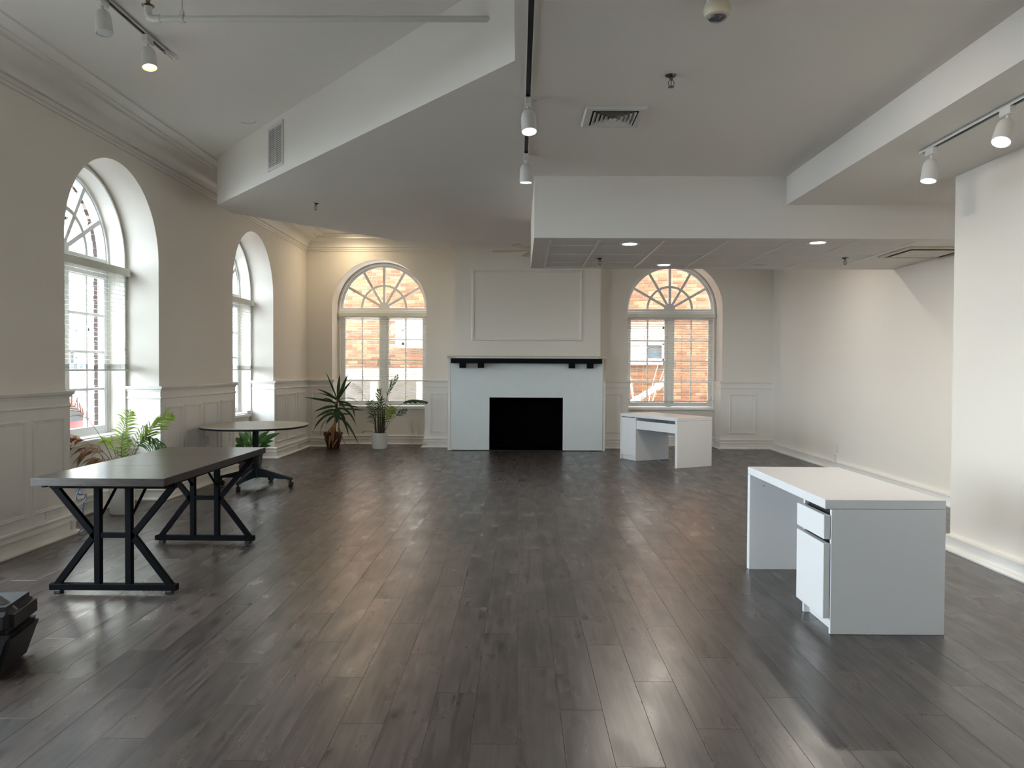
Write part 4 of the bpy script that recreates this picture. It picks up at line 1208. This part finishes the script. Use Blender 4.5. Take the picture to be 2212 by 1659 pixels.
# ------------------------------------------------------------------ sprinklers, pipe, detector, grilles
def sprinkler(label, loc, upright=False, matn='chrome'):
    r = tag(empty('fire_sprinkler', loc), label, 'sprinkler', 'fire sprinkler heads')
    s = 1 if not upright else -1
    fz = lambda pr: [(a, -b_ * s) for a, b_ in pr]
    MB().lathe(fz([(0.0, -0.002), (0.036, -0.002), (0.038, 0.002), (0.026, 0.010), (0.013, 0.013), (0.0, 0.013)]), 28).build('escutcheon', matn, r)
    MB().lathe(fz([(0.0, 0.012), (0.011, 0.012), (0.011, 0.028), (0.007, 0.031), (0.0, 0.031)]), 16).build('body', matn, r)
    mb = MB()
    for q in (-1, 1):
        mb.tube([(q * 0.008, 0, -0.029 * s), (q * 0.017, 0, -0.040 * s), (q * 0.018, 0, -0.054 * s), (q * 0.006, 0, -0.070 * s)], 0.0032, 6)
    mb.tube([(0, 0, -0.030 * s), (0, 0, -0.068 * s)], 0.003, 6)
    mb.build('frame_arms', matn, r)
    MB().lathe(fz([(0.0, 0.068), (0.019, 0.070), (0.020, 0.073), (0.0, 0.075)]), 20).build('deflector', matn, r)
    return r


sprinkler('sprinkler head on the lowered ceiling right of the square air diffuser', (0.93, 4.80, ZL))
sprinkler('sprinkler head on the lowered ceiling at left, beyond the slanting edge', (-2.25, 8.52, ZL))
sprinkler('sprinkler head under the tiled soffit at its left', (0.895, 8.62, ZT))
sprinkler('sprinkler head under the tiled soffit at its right', (3.575, 8.52, ZT))
pipe_z, pipe_y = 3.575, 4.78
pp = tag(empty('sprinkler_pipe', (-2.30, pipe_y, pipe_z)), 'white sprinkler pipe across the upper left below the high ceiling', 'pipe')
MB().tube([(0.03, 0, 0), (2.13, 0, 0)], 0.019, 16).build('pipe_run', 'fixture_white', pp)
MB().tube([(0.075, 0, 0), (0.03, 0, 0), (0.008, 0, 0.008), (0, 0, 0.03), (0, 0, 0.075)], 0.024, 14).build('elbow', 'fixture_white', pp)
mb = MB().tube([(0.21, 0, 0.02), (0.21, 0, ZH - pipe_z)], 0.005, 8)
mb.lathe([(0.020, -0.012), (0.025, -0.012), (0.025, 0.012), (0.020, 0.012)], 20, mat=Matrix.Translation((0.21, 0, 0)) @ Matrix.Rotation(PI / 2, 4, 'Y'), closed=True)
mb.cbox((0.198, -0.012, 0.020), (0.222, 0.012, 0.050), 0.003)
mb.build('pipe_hanger', 'fixture_white', pp)
sprinkler('upright bronze sprinkler head on the elbow of the white pipe', (-2.30, pipe_y, pipe_z + 0.079), True, 'brass_bronze')

r = tag(empty('motion_detector', (0.965, 3.83, ZL)), 'round cream ceiling sensor with dark lens at the top edge', 'detector')
MB().lathe([(0.0, 0.002), (0.052, 0.002), (0.052, -0.012), (0.0, -0.012)], 32).build('base', 'fixture_white', r)
MB().lathe([(0.045, -0.012), (0.058, -0.018), (0.066, -0.040), (0.066, -0.058), (0.058, -0.078), (0.046, -0.084), (0.0, -0.084)], 36).build('housing', 'plastic_cream', r)
MB().lathe([(0.046, -0.083), (0.040, -0.094), (0.022, -0.102), (0.0, -0.104)], 32).build('lens', 'lens_grey', r)

# square louvred diffuser
dx, dy = 0.665, 5.56
r = tag(empty('air_diffuser', (dx, dy, ZL)), 'square white louvred air diffuser on the lowered ceiling', 'air vent')


def sq_ring(mb, h0, z0, h1, z1, t=0.003, mi=0):
    vs = []
    for h, z in ((h0, z0), (h1, z1), (h1 - t, z1 + 0.001), (h0 - t, z0 + t)):
        vs += [(-h, -h, z), (h, -h, z), (h, h, z), (-h, h, z)]
    fs = []
    for r_ in range(4):
        for k in range(4):
            fs.append((r_ * 4 + k, r_ * 4 + (k + 1) % 4, ((r_ + 1) % 4) * 4 + (k + 1) % 4, ((r_ + 1) % 4) * 4 + k))
    mb.add(vs, fs, mi)
    return mb


mb = MB(); sq_ring(mb, 0.215, -0.001, 0.205, -0.022, 0.003); sq_ring(mb, 0.205, -0.022, 0.165, -0.020, 0.004)
mb.build('frame', 'fixture_white', r, smooth=0)
MB().box((-0.20, -0.20, -0.0015), (0.20, 0.20, -0.0005)).build('backing', 'dark_gap', r)
for k in range(5):
    h = 0.150 - k * 0.029
    mb = MB(); sq_ring(mb, h, -0.026, h - 0.024, -0.006, 0.0025)
    mb.build('louvre', 'fixture_white', r, smooth=0)
MB().cbox((-0.022, -0.022, -0.030), (0.022, 0.022, -0.024), 0.002).build('centre_plate', 'fixture_white', r)

# wall grille on the slanting edge of the lowered ceiling
A, B_ = Vector((-0.033, 4.572)), Vector((-3.379, 8.614))
dv = (B_ - A).normalized()
ang = math.atan2(dv.y, dv.x)
tpos = 0.0
gc = None
r = tag(empty('wall_grille', (0, 0, 0)), 'tall white louvred grille on the slanting edge of the lowered ceiling', 'air vent')
GRILLE = r
GW, GH = 0.36, 0.42


def build_grille(r, t):
    p = A + dv * t
    nrm = Vector((-dv.y, dv.x)) if Vector((-dv.y, dv.x)).y < 0 else Vector((dv.y, -dv.x))
    r.location = (p.x, p.y, 3.525); r.rotation_euler = (0, 0, math.atan2(nrm.y, nrm.x) + PI / 2)
    mb = MB()
    w, h, t_ = GW / 2, GH / 2, 0.028
    for a, b_ in (((-w, -h), (w, -h + t_)), ((-w, h - t_), (w, h)), ((-w, -h + t_), (-w + t_, h - t_)), ((w - t_, -h + t_), (w, h - t_)), ((-0.006, -h + t_), (0.006, h - t_))):
        mb.cbox((a[0], -0.012, a[1]), (b_[0], 0.0, b_[1]), 0.002)
    mb.build('frame', 'fixture_white', r)
    MB().box((-w + 0.02, -0.002, -h + 0.02), (w - 0.02, -0.0005, h - 0.02)).build('backing', 'shutter_grey', r)
    for s in (-1, 1):
        for k in range(20):
            z = -h + t_ + 0.010 + k * (GH - 2 * t_ - 0.012) / 19.5
            x0, x1 = (0.008, w - t_ - 0.001) if s > 0 else (-w + t_ + 0.001, -0.008)
            q = MB().add([(x0, -0.010, z - 0.006), (x1, -0.010, z - 0.006), (x1, -0.003, z + 0.009), (x0, -0.003, z + 0.009), (x0, -0.011, z - 0.005), (x1, -0.011, z - 0.005), (x1, -0.004, z + 0.010), (x0, -0.004, z + 0.010)],
                         [(0, 3, 2, 1), (4, 5, 6, 7), (0, 1, 5, 4), (1, 2, 6, 5), (2, 3, 7, 6), (3, 0, 4, 7)])
            q.build('louvre', 'fixture_white', r, smooth=0)


build_grille(r, 3.575)

# ceiling cassette unit at the right of the tiled soffit
r = tag(empty('ceiling_cassette', (4.22, 8.06, ZT)), 'square ceiling air conditioner with dark slot beside the right wall', 'air conditioner')
h = 0.345
mb = MB()
for a, b_ in (((-h, -h), (h, -h + 0.035)), ((-h, h - 0.035), (h, h)), ((-h, -h + 0.035), (-h + 0.035, h - 0.035)), ((h - 0.035, -h + 0.035), (h, h - 0.035))):
    mb.cbox((a[0], a[1], -0.020), (b_[0], b_[1], 0.0), 0.004)
mb.build('frame', 'plastic_cream', r)
MB().box((-h + 0.03, -h + 0.03, -0.006), (h - 0.03, h - 0.03, -0.002)).build('air_slot', 'dark_gap', r)
MB().cbox((-h + 0.10, -h + 0.175, -0.016), (h - 0.10, h - 0.06, -0.008), 0.003).build('grille_panel', 'grid_metal', r)
for k in range(7):
    y = -h + 0.20 + k * 0.060
    MB().cbox((-h + 0.12, y, -0.020), (h - 0.12, y + 0.026, -0.0155), 0.001).build('louvre', 'grid_metal', r)

# ceiling fan beyond the lowered ceiling
r = tag(empty('ceiling_fan', (0.205, 12.30, 3.335)), 'cream ceiling fan half hidden behind the soffit corner', 'fan')
MB().tube([(0, 0, 0.05), (0, 0, ZH - 3.335)], 0.012, 10).lathe([(0.055, ZH - 3.335), (0.05, ZH - 3.395), (0.02, ZH - 3.425)], 24).build('downrod', 'plastic_cream', r)
MB().lathe([(0.0, -0.04), (0.075, -0.04), (0.10, -0.025), (0.105, 0.02), (0.09, 0.05), (0.03, 0.065), (0.0, 0.065)], 32).build('motor', 'plastic_cream', r)
MB().lathe([(0.0, -0.10), (0.03, -0.10), (0.038, -0.085), (0.034, -0.04), (0.0, -0.04)], 24).build('switch_cup', 'plastic_cream', r)
for k in range(5):
    a = math.radians(172 + 72 * k)
    bl_ = MB().prism([(0.16, -0.045), (0.30, -0.062), (0.60, -0.066), (0.645, -0.04), (0.645, 0.04), (0.60, 0.066), (0.30, 0.062), (0.16, 0.045)], -0.003, 0.003, lambda x, y, d: (x, y, d + y * 0.05))
    b_o = bl_.build('blade', 'plastic_cream', r, (0, 0, -0.028), (0, 0, a))
    MB().cbox((0.08, -0.016, -0.004), (0.20, 0.016, 0.010), 0.003).build('blade_iron', 'plastic_cream', b_o)

# mark left by a removed fitting on the high ceiling
mb = MB()
arc = [(0.085 * math.cos(a), 0.085 * math.sin(a)) for a in [math.radians(20 + 120 * k / 12) for k in range(13)]]
mb.tube([(x, y, -0.001) for x, y in arc], 0.002, 5)
tag(mb.build('ceiling_scar', 'shutter_grey', None, (-2.62, 7.40, ZH)), 'thin curved scar on the high ceiling near the slanting edge', 'mark')

# ------------------------------------------------------------------ outlets and plates
def plate(name, label, loc, rz, w=0.072, h=0.116, t=0.006, holes=True, toggles=False, cat='outlet'):
    """wall plate facing local -y"""
    r = tag(empty(name, loc, rz), label, cat)
    MB().cbox((-w / 2, -t, -h / 2), (w / 2, 0, h / 2), 0.002).build('cover_plate', 'plate_white', r)
    if holes:
        for s in (-1, 1):
            sk = MB().cbox((-0.017, -t - 0.002, s * 0.026 - 0.014), (0.017, -t + 0.001, s * 0.026 + 0.014), 0.003).build('socket', 'plate_white', r)
            mb = MB()
            for x in (-0.007, 0.007): mb.box((x - 0.0015, -t - 0.0026, s * 0.026 - 0.004), (x + 0.0015, -t - 0.0018, s * 0.026 + 0.006))
            mb.build('slots', 'dark_gap', sk)
    if toggles:
        for x in (-0.014, 0.014): MB().cbox((x - 0.010, -t - 0.003, -0.033), (x + 0.010, -t + 0.001, 0.033), 0.002).build('rocker', 'plate_white', r)
    return r


RW = PI / 2 + PI          # facing -x  (right wall)
plate('wall_plate', 'white plate on the right wall, nearest the far corner', (XR, 12.72, 0.36), -PI / 2, toggles=True, holes=False)
plate('wall_outlet', 'white outlet with dark sockets on the right wall', (XR, 11.08, 0.305), -PI / 2)
plate('wall_plate', 'white blank box below the outlet on the right wall', (XR, 11.08, 0.165), -PI / 2, h=0.10, t=0.03, holes=False)
plate('wall_outlet', 'outlet on the wainscot under the oval table, left of two', (XL + 0.024, 9.46, 0.53), PI / 2)
plate('wall_outlet', 'outlet on the wainscot under the oval table, right of two', (XL + 0.024, 10.19, 0.505), PI / 2)
plate('wall_outlet', 'outlet on the near left wainscot behind the hanging cable', (XL + 0.024, 6.34, 0.505), PI / 2, holes=False)
plate('access_plate', 'flat square cover plate low on the near left wainscot', (XL + 0.024, 6.30, 0.225), PI / 2, w=0.22, h=0.085, t=0.004, holes=False, cat='cover plate')
plate('skirting_outlet', 'small outlet box on the skirting at the back left corner', (XL + 0.07, 13.30, 0.085), PI / 2, w=0.12, h=0.075, t=0.02, holes=True)
plate('skirting_outlet', 'outlet box on the skirting edge of the right window niche', (WB_C[1] + NR - 0.048, YB + 0.10, 0.085), -PI / 2, w=0.10, h=0.075, t=0.02, holes=True)
plate('skirting_outlet', 'outlet box on the skirting end by the nearest left window', (XL + 0.055, 6.50, 0.085), PI / 2, w=0.05, h=0.075, t=0.03, holes=False)
plate('skirting_outlet', 'outlet box on the skirting corner left of the fireplace', (WB_C[0] + NR - 0.02, YB - 0.07, 0.085), 0, w=0.06, h=0.07, t=0.02, holes=False)
r = tag(empty('power_adapter', (XL - ND_L + 0.02, 11.92, SILL + 0.017)), 'white power strip lying on the sill of the farther left window', 'power strip')
MB().cbox((-0.035, -0.12, 0), (0.035, 0.10, 0.045), 0.006).build('body', 'plate_white', r)
mb = MB()
for y in (-0.07, -0.01, 0.05): mb.box((0.0352, y, 0.018), (0.0362, y + 0.018, 0.030))
mb.build('sockets', 'dark_gap', r)
MB().tube([(0.02, -0.12, 0.02), (0.055, -0.15, 0.02), (0.06, -0.12, -0.06), (0.05, -0.10, -0.25)], 0.004, 6).build('cord', 'plate_white', r)

# cable hanging from the long table to the skirting outlet
def loopy():
    p = [(-2.86, 4.95, 0.685), (-2.90, 5.05, 0.63), (-2.95, 5.12, 0.575)]
    for k in range(9):
        a = 2 * PI * k / 8 + 0.6
        p.append((-2.955 + 0.03 * math.cos(a), 5.15 + k * 0.003, 0.545 + 0.036 * math.sin(a)))
    p += [(-3.02, 5.30, 0.43), (-3.18, 5.60, 0.27), (-3.42, 5.95, 0.14), (-3.60, 6.25, 0.05), (-3.66, 6.42, 0.012), (-3.70, 6.55, 0.010), (-3.735, 6.60, 0.03), (-3.745, 6.55, 0.07)]
    return p


def smooth_pts(p, n=4):
    P = [Vector(q) for q in p]
    out = []
    for i in range(len(P) - 1):
        a, b_, c_, d = P[max(i - 1, 0)], P[i], P[i + 1], P[min(i + 2, len(P) - 1)]
        for k in range(n):
            t = k / n
            out.append(0.5 * ((2 * b_) + (c_ - a) * t + (2 * a - 5 * b_ + 4 * c_ - d) * t * t + (3 * b_ - a - 3 * c_ + d) * t ** 3))
    out.append(P[-1])
    return out


tag(MB().tube(smooth_pts(loopy()), 0.0034, 6).build('power_cable', 'cable_blue', None), 'thin dark cable looping from the long table down to the skirting', 'cable')

# black bag at the lower left picture edge
r = tag(empty('black_bag', (-2.63, 3.55, 0), math.radians(12)), 'black bag with a curved handle at the lower left picture edge', 'bag')
bm = bmesh.new(); bmesh.ops.create_cube(bm, size=1)
for v in bm.verts: v.co = Vector((v.co.x * 0.62 * (1.0 if v.co.z > 0 else 0.78), v.co.y * 0.34, (v.co.z + 0.5) * 0.20 + 0.001))
bmesh.ops.bevel(bm, geom=list(bm.edges), offset=0.018, segments=2, affect='EDGES')
MB().bm(bm).build('body', 'bag_black', r)
bm = bmesh.new(); bmesh.ops.create_cube(bm, size=1)
for v in bm.verts: v.co = Vector((v.co.x * 0.60 + 0.005, v.co.y * 0.33, (v.co.z + 0.5) * 0.13 + 0.195))
bmesh.ops.bevel(bm, geom=list(bm.edges), offset=0.035, segments=3, affect='EDGES')
MB().bm(bm).build('flap', 'bag_black', r)
MB().tube(smooth_pts([(0.02, -0.05, 0.32), (0.10, -0.06, 0.37), (0.19, -0.06, 0.36), (0.27, -0.05, 0.29), (0.285, -0.04, 0.25)]), 0.016, 10).build('handle', 'bag_tube', r)

# ------------------------------------------------------------------ outside: brick house behind, street at left
mb = MB().box((-40, -25, -0.75), (30, 45, -0.62))
struct(mb.build('ground_outside', 'asphalt'), 'grey street and yard outside the windows', 'ground')
BY = 17.40
bh = tag(empty('brick_building', (0, BY, -0.62)), 'sunlit orange brick building outside the back windows', 'building')
HZ = 0.62
openings = [(-2.66, -1.60, 1.95, 2.62), (2.45, 3.30, 1.60, 2.40)]       # x0, x1, z0, z1


def wall_strips():
    xs = sorted({-7.0, 8.0} | {o_[0] for o_ in openings} | {o_[1] for o_ in openings})
    return xs


mb = MB()
xs = wall_strips()
for a, b_ in zip(xs[:-1], xs[1:]):
    hit = [o_ for o_ in openings if o_[0] <= a + 1e-6 and b_ <= o_[1] + 1e-6]
    spans = [(-0.62, 7.5)] if not hit else [(-0.62, hit[0][2]), (hit[0][3], 7.5)]
    for z0, z1 in spans: mb.box((a, 0.0, z0 + HZ), (b_, 0.30, z1 + HZ))
mb.build('mortar_wall', 'mortar', bh)
bs_ = MB().cbox((-BW / 2 + 0.005, -0.008, -BH / 2 + 0.005), (BW / 2 - 0.005, 0.02, BH / 2 - 0.005), 0.003)
bme = bs_.mesh('brick', 'brick_clay', smooth=0)
rest = MB()
cand = []
for row in range(math.floor(-0.6 / BH), int(5.4 / BH)):
    half_ = (row * 0.5 % 1.0) * BW
    z = (row + 0.5) * BH
    for k in range(math.floor(-6.2 / BW), int(6.6 / BW)):
        x = (k + 0.5) * BW - half_
        if any(o_[0] - BW / 2 - 0.03 < x < o_[1] + BW / 2 + 0.03 and o_[2] - 0.06 < z < o_[3] + 0.10 for o_ in openings): continue
        cand.append((x, z))


def through(c):
    # distance from the middle of the nearer fanlight as seen from the room's middle
    f = BY / 14.5
    return min(math.hypot((c[0] - wx * f) , (c[1] - (CAM_H + 1.50 * f)) ) for wx in WB_C)


cand.sort(key=through)
for x, z in cand[:300]:
    link('brick', bme, bh, (x, random.uniform(-0.003, 0.003), z + HZ))
for x, z in cand[300:]:
    rest.add([(v[0] + x, v[1], v[2] + z + HZ) for v in bs_.v], bs_.f)
tag(rest.build('brick_field', 'brick_clay', bh, smooth=0), kind='stuff')
for x0, x1, z0, z1 in openings:
    w_ = MB()
    for a, b_ in (((x0, z0), (x0 + 0.07, z1)), ((x1 - 0.07, z0), (x1, z1)), ((x0, z0), (x1, z0 + 0.08)), ((x0, z1 - 0.07), (x1, z1)), ((x0, (z0 + z1) / 2 - 0.025), (x1, (z0 + z1) / 2 + 0.025)), (((x0 + x1) / 2 - 0.015, z0), ((x0 + x1) / 2 + 0.015, z1))):
        w_.cbox((a[0], 0.05, a[1] + HZ), (b_[0], 0.12, b_[1] + HZ), 0.006)
    w_.cbox((x0 - 0.06, -0.06, z0 - 0.07 + HZ), (x1 + 0.06, 0.12, z0 + HZ), 0.008)
    wo_ = w_.build('window', 'sash_white', bh)
    for i in range(2):
        for k in range(2):
            xa, xb = (x0, (x0 + x1) / 2) if i == 0 else ((x0 + x1) / 2, x1)
            za, zb = (z0, (z0 + z1) / 2) if k == 0 else ((z0 + z1) / 2, z1)
            MB().box((xa, 0.09, za + HZ), (xb, 0.096, zb + HZ)).build('pane', 'pane_dark' if k == 0 and i == 1 else 'blind_white', wo_)
MB().cbox((-7.1, -0.10, 7.5 + HZ), (8.1, 0.40, 7.8 + HZ), 0.02).build('parapet', 'stucco_pale', bh)
sh_ = MB().cbox((4.30, -0.05, 0.55 + HZ), (4.75, -0.009, 1.05 + HZ), 0.004)
for k in range(6): sh_.cbox((4.32, -0.065, 0.58 + HZ + k * 0.078), (4.73, -0.045, 0.62 + HZ + k * 0.078), 0.004)
sh_.build('vent_shutter', 'shutter_grey', bh)

r = tag(empty('drain_pipe', (2.75, 17.0, -0.62)), 'white pipe slanting across the brick seen through the right back window', 'pipe')
MB().tube([(-0.32, 0, 1.28), (0.58, 0, 1.84)], 0.065, 16).build('pipe_run', 'pipe_white', r)
MB().tube([(-0.17, 0, 1.373), (-0.12, 0, 1.404)], 0.085, 16).tube([(0.28, 0, 1.653), (0.33, 0, 1.684)], 0.085, 16).build('collar', 'pipe_white', r)
MB().tube([(0.56, 0, 1.83), (0.60, 0, 1.6), (0.60, 0, 0.0)], 0.055, 12).tube([(-0.30, 0, 1.29), (-0.36, 0, 1.1), (-0.36, 0, 0.0)], 0.055, 12).build('upright', 'pipe_white', r)
r = tag(empty('bare_shrub', (2.62, 16.6, -0.62)), 'bare pale branches before the brick, seen through the right back window', 'shrub')
for k in range(11):
    a = random.uniform(-0.9, 0.9)
    p0 = Vector((random.uniform(-0.1, 0.1), random.uniform(-0.05, 0.05), 0))
    p2 = Vector((a * 0.75 + 0.1, random.uniform(-0.2, 0.2), random.uniform(1.6, 2.35)))
    MB().tube(bez(p0, Vector((a * 0.15, 0, 1.2)), p2, 8), [0.016 - 0.0015 * i for i in range(9)], 6).build('branch', 'pipe_white' if k % 2 else 'leaf_tan', r)

# white van in the yard
r = tag(empty('parked_van', (-3.05, 16.15, -0.62)), 'white van parked in the yard outside the left back window', 'van')
body = [(-2.1, 0.35), (-2.1, 1.75), (-1.95, 2.02), (1.0, 2.05), (1.35, 1.95), (1.75, 1.42), (2.25, 1.22), (2.32, 0.8), (2.3, 0.35)]
MB().prism(body, -0.62, 0.62, lambda a, z, d: (a, d, z)).build('body', 'van_white', r)
for x0, x1 in ((-1.75, -0.95), (-0.80, 0.05), (0.20, 0.98)):
    MB().cbox((x0, -0.628, 1.40), (x1, -0.612, 1.82), 0.01).build('side_window', 'shutter_grey', r)
for x in (-1.35, 1.45):
    wh = MB().lathe([(0.0, -0.09), (0.18, -0.09), (0.30, -0.08), (0.33, -0.05), (0.33, 0.05), (0.30, 0.08), (0.18, 0.09), (0.0, 0.09)], 28, mat=Matrix.Translation((x, -0.56, 0.33)) @ Matrix.Rotation(PI / 2, 4, 'X'))
    wh.build('wheel', 'black_rubber', r)
MB().cbox((-2.0, -0.632, 0.95), (2.2, -0.612, 1.02), 0.006).build('side_trim', 'shutter_grey', r)

# pale building across the street at left
SBX = -15.0
sb = tag(empty('street_building', (SBX, 8.0, -0.62)), 'pale building with tall sash windows across the street at left', 'building')
MB().box((-8.0, 7.6, 0), (0, 40, 11.5)).build('facade', 'stucco_pale', sb)
for y in range(9, 40, 3):
    MB().cbox((0.0, y + 1.2, 0.0), (0.16, y + 1.65, 10.6), 0.02).build('pilaster', 'stucco_pale', sb)
    for z in (1.4, 5.0, 8.2):
        f_ = MB()
        for a, b_ in (((y - 0.65, z), (y - 0.53, z + 2.0)), ((y + 0.53, z), (y + 0.65, z + 2.0)), ((y - 0.65, z + 1.88), (y + 0.65, z + 2.0)), ((y - 0.72, z - 0.1), (y + 0.72, z)), ((y - 0.6, z + 0.97), (y + 0.6, z + 1.03)), ((y - 0.02, z), (y + 0.02, z + 2.0))):
            f_.cbox((0.0, a[0], a[1]), (0.09, b_[0], b_[1]), 0.01)
        wo_ = f_.build('window', 'sash_white', sb)
        MB().box((0.0, y - 0.55, z), (0.03, y + 0.55, z + 1.9)).build('pane', 'pane_dark', wo_)
MB().cbox((-8.2, 7.4, 10.8), (0.5, 40.2, 11.3), 0.05).build('cornice', 'stucco_pale', sb)


def car(name, label, loc, rz, paint):
    r = tag(empty(name, loc, rz), label, 'car')
    prof = [(-2.1, 0.30), (-2.15, 0.75), (-1.9, 0.92), (-1.35, 0.96), (-0.75, 1.40), (0.65, 1.44), (1.35, 1.0), (2.0, 0.92), (2.15, 0.70), (2.15, 0.30)]
    MB().prism(prof, -0.85, 0.85, lambda a, z, d: (a, d * (1.0 if z < 1.0 else 0.84), z)).build('body', paint, r)
    for s in (-1, 1):
        MB().prism([(-1.15, 1.0), (-0.70, 1.34), (0.58, 1.37), (1.12, 1.02)], s * 0.80, s * 0.79, lambda a, z, d: (a, d * (1.0 if z < 1.1 else 0.91), z)).build('side_glass', 'car_glass', r)
        for x in (-1.35, 1.35):
            MB().lathe([(0.0, -0.1), (0.2, -0.1), (0.31, -0.08), (0.31, 0.08), (0.2, 0.1), (0.0, 0.1)], 24, mat=Matrix.Translation((x, s * 0.78, 0.31)) @ Matrix.Rotation(PI / 2, 4, 'X')).build('wheel', 'black_rubber', r)
        MB().cbox((-2.17, s * 0.62 - 0.16, 0.66), (-2.12, s * 0.62 + 0.16, 0.80), 0.01).build('tail_light', 'car_red', r)
    return r


car('parked_car', 'red car parked in the street outside the nearest left window', (-9.2, 13.9, -0.62), PI / 2, 'car_red')
car('parked_car', 'white car parked across the street outside the left windows', (-12.2, 18.6, -0.62), PI / 2, 'van_white')
# brick outer reveal of this house round the left windows
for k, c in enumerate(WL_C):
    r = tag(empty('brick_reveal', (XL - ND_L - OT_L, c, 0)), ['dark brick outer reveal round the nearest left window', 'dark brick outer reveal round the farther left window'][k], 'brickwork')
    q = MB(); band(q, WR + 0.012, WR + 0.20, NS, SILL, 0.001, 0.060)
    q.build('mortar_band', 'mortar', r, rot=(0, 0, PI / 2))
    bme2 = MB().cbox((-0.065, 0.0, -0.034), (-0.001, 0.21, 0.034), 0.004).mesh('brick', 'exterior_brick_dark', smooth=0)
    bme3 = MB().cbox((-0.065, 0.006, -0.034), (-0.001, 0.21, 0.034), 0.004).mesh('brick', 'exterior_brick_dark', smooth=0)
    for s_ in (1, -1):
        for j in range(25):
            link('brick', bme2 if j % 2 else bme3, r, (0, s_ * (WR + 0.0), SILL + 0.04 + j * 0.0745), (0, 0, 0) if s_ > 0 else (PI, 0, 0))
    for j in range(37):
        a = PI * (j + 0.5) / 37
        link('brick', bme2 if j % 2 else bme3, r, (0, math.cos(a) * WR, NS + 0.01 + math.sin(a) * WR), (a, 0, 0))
